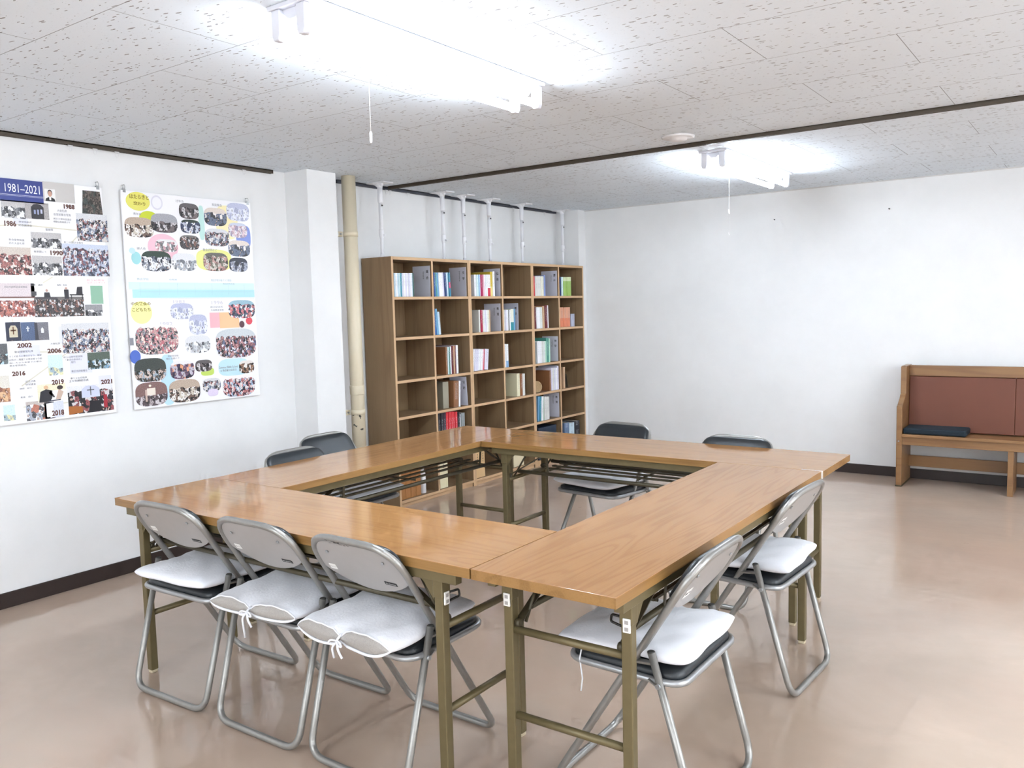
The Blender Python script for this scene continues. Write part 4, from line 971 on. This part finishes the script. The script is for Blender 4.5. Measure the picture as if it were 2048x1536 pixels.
P1=[('banner',0.819,1.993,1.173,2.103),('portraitbg',1.172,2.009,1.332,2.107),('portrait',1.18,2.01,1.233,2.071),('bw',0.969,1.913,1.08,1.999),('door',1.08,1.916,1.195,1.998),('tree',1.375,1.889,1.467,2.082),('crowd',1.331,1.82,1.497,1.962),('bw',1.098,1.773,1.247,1.852),('crowdwarm',0.87,1.637,1.092,1.773),('bw',1.096,1.638,1.242,1.735),('crowdblue',1.247,1.637,1.491,1.802),('stage',0.86,1.524,1.096,1.597),('wht',1.079,1.517,1.206,1.596),('piano',1.208,1.516,1.344,1.584),('green',1.38,1.52,1.446,1.587),('choir',0.853,1.433,1.113,1.514),('crowddark',1.09,1.429,1.341,1.53),('greyp',1.345,1.428,1.438,1.488),('green2',1.382,1.502,1.446,1.543),('navy',0.946,1.314,1.016,1.407),('blueslate',1.017,1.313,1.085,1.405),('greyslate',1.082,1.313,1.15,1.403),('crowd',1.215,1.237,1.465,1.392),('treeblue',1.339,1.147,1.461,1.236),('darkstrip',0.876,1.204,0.947,1.304),('sky',1.135,1.131,1.208,1.235),('suit',1.073,0.999,1.213,1.089),('sermon',1.222,0.92,1.464,1.067),('orange',0.871,1.02,0.944,1.148),('kids',1.012,0.913,1.127,1.009),('lectern',1.101,0.913,1.197,0.998),('sky',0.906,0.926,0.96,1.003)]
P2=[('yellowblob',1.61,2.0,1.752,2.102),('greyring',1.758,2.013,1.83,2.094),('lime',1.682,1.921,1.798,2.003),('pinkblob',1.722,1.733,1.912,1.882),('tealc',1.621,1.706,1.678,1.775),('palebluec',1.61,1.763,1.647,1.796),('mintblob',2.055,1.86,2.094,2.061),('paleyellow',2.173,1.873,2.329,2.075),('yellow2',2.025,1.682,2.269,1.808),('blueblob',2.312,1.821,2.419,1.965),('room',1.593,1.855,1.766,1.964),('bwroom',1.75,1.889,1.915,1.995),('bwdark',1.93,1.977,2.059,2.067),('navycrowd',1.934,1.894,2.064,1.973),('crowddark',1.923,1.799,2.052,1.883),('people',2.094,1.948,2.251,2.055),('bluefade',2.251,1.987,2.417,2.096),('crowd',2.091,1.828,2.261,1.932),('redfade',2.257,1.886,2.395,1.977),('people',2.251,1.772,2.409,1.87),('greycrowd',1.768,1.78,1.906,1.852),('darkcrowd',1.679,1.67,1.861,1.784),('paleroom',1.866,1.676,2.024,1.777),('warmcrowd',2.071,1.679,2.242,1.789),('navyroom',2.25,1.679,2.384,1.764),('band1',1.594,1.568,2.429,1.609),('band2',1.614,1.522,2.428,1.568),('yellowc',1.596,1.378,1.723,1.504),('bluefade',1.837,1.398,1.984,1.49),('bluefade',1.952,1.304,2.073,1.423),('blueredcrowd',2.226,1.393,2.421,1.505),('redpeach',2.093,1.341,2.167,1.432),('peach',2.161,1.337,2.301,1.432),('redc',2.35,1.353,2.399,1.399),('darkc',2.3,1.335,2.339,1.377),('pinkcrowd',1.613,1.204,1.876,1.373),('palegreyroom',1.919,1.197,2.086,1.301),('bigcrowd',2.126,1.153,2.418,1.331),('navyc',1.574,1.16,1.638,1.235),('greysq',1.579,1.262,1.602,1.303),('bluebg',1.752,0.905,1.84,1.2),('treephoto',1.594,1.053,1.787,1.185),('purple',1.812,1.052,1.968,1.158),('bwdark',1.976,1.084,2.089,1.154),('limeb',2.012,1.058,2.102,1.105),('skyblob',2.134,1.044,2.352,1.149),('brownp',2.281,1.051,2.393,1.131),('chapel',1.591,0.916,1.786,1.051),('room',1.796,0.916,1.999,1.049),('crowd',2.018,0.96,2.142,1.041),('violet',2.051,0.933,2.121,0.976),('redcrowd',2.157,0.913,2.391,1.041)]
T1=[('1981–2021',0.993,2.039,1.157,2.08,'w'),('1986',0.978,1.872,1.033,1.9,'b'),('1988',1.271,1.978,1.327,2.002,'b'),('1990',1.187,1.739,1.249,1.764,'b'),('2002',0.993,1.279,1.063,1.303,'b'),('2006',1.136,1.244,1.206,1.269,'b'),('2016',0.959,1.142,1.022,1.166,'b'),('2019',1.146,1.082,1.207,1.109,'b'),('2021',1.402,1.063,1.464,1.088,'b'),('2018',1.136,0.924,1.197,0.953,'b'),('献堂感謝式',1.046,1.894,1.106,1.902,'g'),('記念講演会',1.043,1.876,1.107,1.887,'g'),('大会礼拝',1.236,1.961,1.285,1.973,'g'),('会堂前集合写真',1.217,1.941,1.304,1.953,'g'),('創立三十周年記念集会',1.215,1.92,1.305,1.93,'g'),('和歌山県南部より',1.214,1.905,1.297,1.915,'g'),('聖歌隊',1.172,1.861,1.209,1.873,'g'),('新会堂移転後',0.993,1.803,1.066,1.814,'g'),('初の大会礼拝',0.992,1.786,1.065,1.797,'g'),('後楽園にて',1.106,1.75,1.168,1.761,'g'),('第二十四回大会集合',1.259,1.803,1.358,1.814,'g'),('創立50周年記念音楽会',0.955,1.574,1.062,1.584,'g'),('牧師・講師',1.079,1.584,1.137,1.594,'g'),('独唱・奏楽',1.208,1.584,1.258,1.595,'g'),('創立60周年',1.363,1.611,1.46,1.622,'p'),('記念コンサート',1.366,1.598,1.464,1.609,'p'),('新会堂献堂礼拝',0.979,1.255,1.066,1.266,'g'),('多くの祈りと奉仕がなり、献堂',0.952,1.234,1.106,1.244,'g'),('記念の二階建ての新会堂での初',0.951,1.217,1.106,1.227,'g'),('夜に大きな会堂での恵み',0.95,1.203,1.104,1.211,'g'),('教会堂完成式。',0.951,1.189,1.031,1.198,'g'),('大会礼拝',1.154,1.287,1.201,1.298,'g'),('創立60周年記念誌',1.214,1.215,1.313,1.225,'g'),('「恵みのあゆみ」',1.225,1.2,1.305,1.211,'g'),('発行',1.251,1.186,1.274,1.197,'g'),('教区合同修養会',1.25,1.138,1.333,1.15,'g'),('新たな主任牧師',1.243,1.103,1.328,1.113,'g'),('主任牧師就任式',1.233,1.088,1.336,1.1,'g'),('記念式典',1.019,1.105,1.067,1.116,'g'),('特別講演',1.018,1.09,1.067,1.101,'g'),('講師　紹介',0.989,1.073,1.047,1.082,'g'),('奏楽　紹介',0.99,1.03,1.05,1.039,'g')]
T2=[('はたらきと',1.633,2.064,1.746,2.088,'o'),('交わり',1.653,2.029,1.724,2.05,'o'),('青年会',1.649,1.976,1.695,1.989,'g'),('壮年会',1.912,2.067,1.964,2.082,'g'),('家庭集会',2.152,2.065,2.221,2.081,'g'),('婦人会',1.656,1.787,1.709,1.802,'g'),('教会訪問など',2.073,1.795,2.17,1.812,'g'),('中央教会の',1.601,1.48,1.717,1.499,'o'),('こどもたち',1.606,1.447,1.715,1.467,'o'),('1983',1.858,1.49,1.931,1.508,'l'),('1982',1.769,1.36,1.844,1.385,'l'),('1996',2.111,1.481,2.19,1.502,'l'),('創立記念式',2.101,1.46,2.188,1.471,'g'),('大会教会学校',2.103,1.441,2.193,1.453,'g'),('Summer Bible School',2.137,1.092,2.274,1.106,'g'),('in 教会創立記念日',2.147,1.073,2.261,1.087,'g'),('夏期学校合宿',1.802,1.184,1.869,1.194,'g'),('教区会館にて',1.792,1.169,1.876,1.18,'g'),('教会学校',1.645,1.619,1.715,1.632,'c'),('幼稚園',1.84,1.621,1.889,1.63,'c'),('教会学校分級クラス開設',2.117,1.618,2.26,1.632,'c'),('教会学校校舎',2.198,1.599,2.282,1.609,'c')]

def captions(parent, data, groups):
    for code, (col, nm) in groups.items():
        for s, y0, z0, y1, z1, k in data:
            if k != code: continue
            b = BM()
            w, h = abs(y1-y0), abs(z1-z0); big = k in 'bw'
            p = Matrix.Translation((.0012, (y0+y1)/2-parent.location.y, (z0+z1)/2-parent.location.z))@FACE_X
            add_text(b, s, .03, p, .0001, .0012 if k == 'b' else (.0006 if k == 'o' else .0), w, h)
            obj(nm, b, flat(nm, col), parent)
def board(y0, z0, y1, z1, label):
    t = thing('poster_board', label, 'poster', (PX, (y0+y1)/2, (z0+z1)/2), group='large white photo collage boards on the left wall')
    hy, hz = (y1-y0)/2, (z1-z0)/2
    b = BM(); box(b, (-.012, -hy, -hz), (0, hy, hz)); obj('panel', b, simple('poster_paper', '#f3f2f5', .3) if 'poster_paper' not in bpy.data.materials else bpy.data.materials['poster_paper'], t, bevel=.001, bseg=1)
    for s in (-1, 1):
        b = BM(); yy = s*(hy-.02)
        tube(b, [(-.003, yy+.008*math.cos(a), hz+.018+.011*math.sin(a)) for a in [2*PI*q/14 for q in range(14)]], .0016, 6, True)
        box(b, (-.013, yy-.008, hz-.012), (.001, yy+.008, hz+.008)); obj('hanging_clip', b, M['steel_light'], t)
        b = BM(); tube(b, [(-.0218, yy, hz+.028), (.004, yy, hz+.028)], .002, 6); obj('nail', b, M['steel'], t)
    return t
b1 = board(.636, .905, 1.478, 2.105, 'photo collage board dated 1981 to 2021 with a blue banner, left of the two posters')
b2 = board(1.585, .905, 2.430, 2.105, 'photo collage board with rounded photos and coloured dots, right of the two posters')
for k, y0, z0, y1, z1 in P1:
    y0 = max(y0, .65); 
    if k == 'banner':
        o = sheet(b1, 'title_banner', (y0, z0, y1, z1), flat('banner', '#2b3a86'), 'rect', .0003, [('#d8dcf0', [(0, .305), (1, .305), (1, .32), (0, .32)]), ('#d8dcf0', [(0, .26), (1, .26), (1, .27), (0, .27)])])
    elif k == 'portraitbg': sheet(b1, 'text_panel', (y0, z0, y1, z1), flat('panel', '#c9c5c2'), 'rect', .0002)
    elif k == 'tree':
        cy = (y0+y1)/2; o = sheet(b1, 'photograph', (y0-.02, z0-.07, y1+.02, z1), pmat('tree'), 'rect', .0003)
        for v in o.data.vertices:
            f = (v.co.z+.13)/.26
            v.co.y *= (1-.30*max(0, f))
    elif k in ('green', 'green2'):
        if k == 'green': sheet(b1, 'green_patch', (y0, z0-.028, y1, z1), flat('green', '#8db79e'), 'rect', .0003)
    else: sheet(b1, 'photograph', (y0, z0, y1, z1), pmat(k) if k in KP else flat('x', '#dddddd'), 'rect', .0005 if k in ('portrait', 'crowd', 'suit', 'crowddark') else .0003, SHAPES.get(k, ()))
# pale timeline ribbon and tinted note panels
b = BM()
def ribbon(pts, w=.006, x=.0001):
    for p, q in zip(pts, pts[1:]): bar(b, (x, p[0]-b1.location.y, p[1]-b1.location.z), (x, q[0]-b1.location.y, q[1]-b1.location.z), .0002, w, up=(0, 0, 1) if abs(q[0]-p[0]) > abs(q[1]-p[1]) else (0, 1, 0))
ribbon([(.70, 1.82), (1.02, 1.885), (1.33, 1.872)]); ribbon([(1.33, 1.84), (1.30, 1.81)]); ribbon([(1.19, 1.63), (1.14, 1.60)]); ribbon([(.98, 1.425), (.99, 1.34)]); ribbon([(1.09, 1.255), (1.24, 1.245), (1.0, 1.09)]); ribbon([(1.0, .985), (1.22, .985)])
obj('timeline_ribbon', b, flat('ribbon', '#d9d4c4'), b1)
for r in ((1.0, 1.235, 1.10, 1.29), (1.245, 1.13, 1.36, 1.235), (1.39, 1.03, 1.46, 1.11), (1.20, 1.29, 1.235, 1.38), (1.02, 1.885, 1.09, 1.915)):
    sheet(b1, 'note_panel', r, flat('note', '#dfe0ee'), 'rect', .0001)
captions(b1, T1, {'w': ('#eef0fa', 'banner_lettering'), 'b': ('#5b3226', 'year_lettering'), 'g': ('#77757b', 'caption_lettering'), 'p': ('#d8a9ad', 'pink_lettering')})
COL2 = dict(yellowblob='#e6e06e', greyring='#dddbe6', lime='#c9d435', pinkblob='#f0c4d2', tealc='#9fd6da', palebluec='#c4e2f2', mintblob='#bfe2dc', paleyellow='#f4e9b8', yellow2='#ecec94', blueblob='#8093d6',
 band1='#d6eef2', band2='#b6e2e8', yellowc='#f2f0a4', redpeach='#f4b4bc', peach='#f6c69a', redc='#d8505c', darkc='#5c3a44', navyc='#4f6cc0', greysq='#8d8d95', bluebg='#bfe0f2', limeb='#c4dc6a', skyblob='#c2e2ec')
order = sorted(P2, key=lambda a: 0 if a[0] in COL2 else 1)
used = set()
for i, (k, y0, z0, y1, z1) in enumerate(order):
    y1 = min(y1, 2.425); z0 = max(z0, .91)
    lift = .0001+.00002*i
    if k in COL2:
        kind = 'rect' if k in ('band1', 'band2', 'redpeach', 'peach', 'greysq') else 'oval' if k in ('yellowblob', 'greyring', 'tealc', 'palebluec', 'lime', 'pinkblob', 'yellowc', 'redc', 'darkc', 'navyc') else 'round'
        o = sheet(b2, 'coloured_shape', (y0, z0, y1, z1), flat(k, COL2[k]), kind, lift)
        if k == 'greyring': sheet(b2, 'coloured_shape', (y0+.008, z0+.009, y1-.008, z1-.009), flat('ringin', '#f0eff4'), 'oval', lift+.0002)
    else:
        sheet(b2, 'photograph', (y0, z0, y1, z1), pmat(k), 'round', .0006+.00003*i, SHAPES.get(k, ()))
# grid lines of the time chart
b = BM()
y0, y1 = 1.63, 2.42
for z in (1.572, 1.555, 1.515): box(b, (.0012, y0+.02-b2.location.y, z-b2.location.z), (.0013, y1-b2.location.y, z+.0009-b2.location.z))
for q in range(7): yy = 1.66+q*.115; box(b, (.0012, yy-b2.location.y, 1.535-b2.location.z), (.0013, yy+.0008-b2.location.y, 1.605-b2.location.z))
obj('chart_lines', b, flat('chart', '#a9c6d0'), b2)
captions(b2, T2, {'o': ('#8f7c2c', 'heading_lettering'), 'g': ('#85848c', 'caption_lettering'), 'l': ('#cdc9d4', 'year_lettering'), 'c': ('#a9c0c8', 'chart_lettering')})

# ------------------------------------------------------------------ camera
cam = bpy.data.cameras.new('camera'); co = bpy.data.objects.new('camera', cam); C.objects.link(co)
cam.sensor_width = 36; cam.lens = 1684.45/2048*36; cam.clip_start = .05
R = Vector((0.81617049, 0.57723073, -0.02589255)); U = Vector((-0.0306881, 0.08805225, 0.99564303)); W = Vector((-0.57699565, 0.81181986, -0.08957976))
mm = Matrix((( R.x, U.x, -W.x, 3.367), (R.y, U.y, -W.y, -.9844), (R.z, U.z, -W.z, 1.4116), (0, 0, 0, 1)))
co.matrix_world = mm
sc = bpy.context.scene; sc.camera = co
w = bpy.data.worlds.new('world'); sc.world = w; w.use_nodes = True
w.node_tree.nodes['Background'].inputs[0].default_value = (.5, .5, .52, 1); w.node_tree.nodes['Background'].inputs[1].default_value = .3
sc.view_settings.view_transform = 'Standard'; sc.view_settings.look = 'None'; sc.view_settings.gamma = 1; sc.view_settings.exposure = EXPO
sc.view_settings.use_curve_mapping = False
sc.cycles.use_denoising = True; sc.cycles.max_bounces = 6; sc.cycles.diffuse_bounces = 4; sc.cycles.glossy_bounces = 2; sc.cycles.use_adaptive_sampling = True; sc.cycles.adaptive_threshold = .12; sc.cycles.adaptive_min_samples = 12; sc.cycles.caustics_reflective = False; sc.cycles.caustics_refractive = False; sc.cycles.blur_glossy = 1.; sc.cycles.sample_clamp_indirect = 6
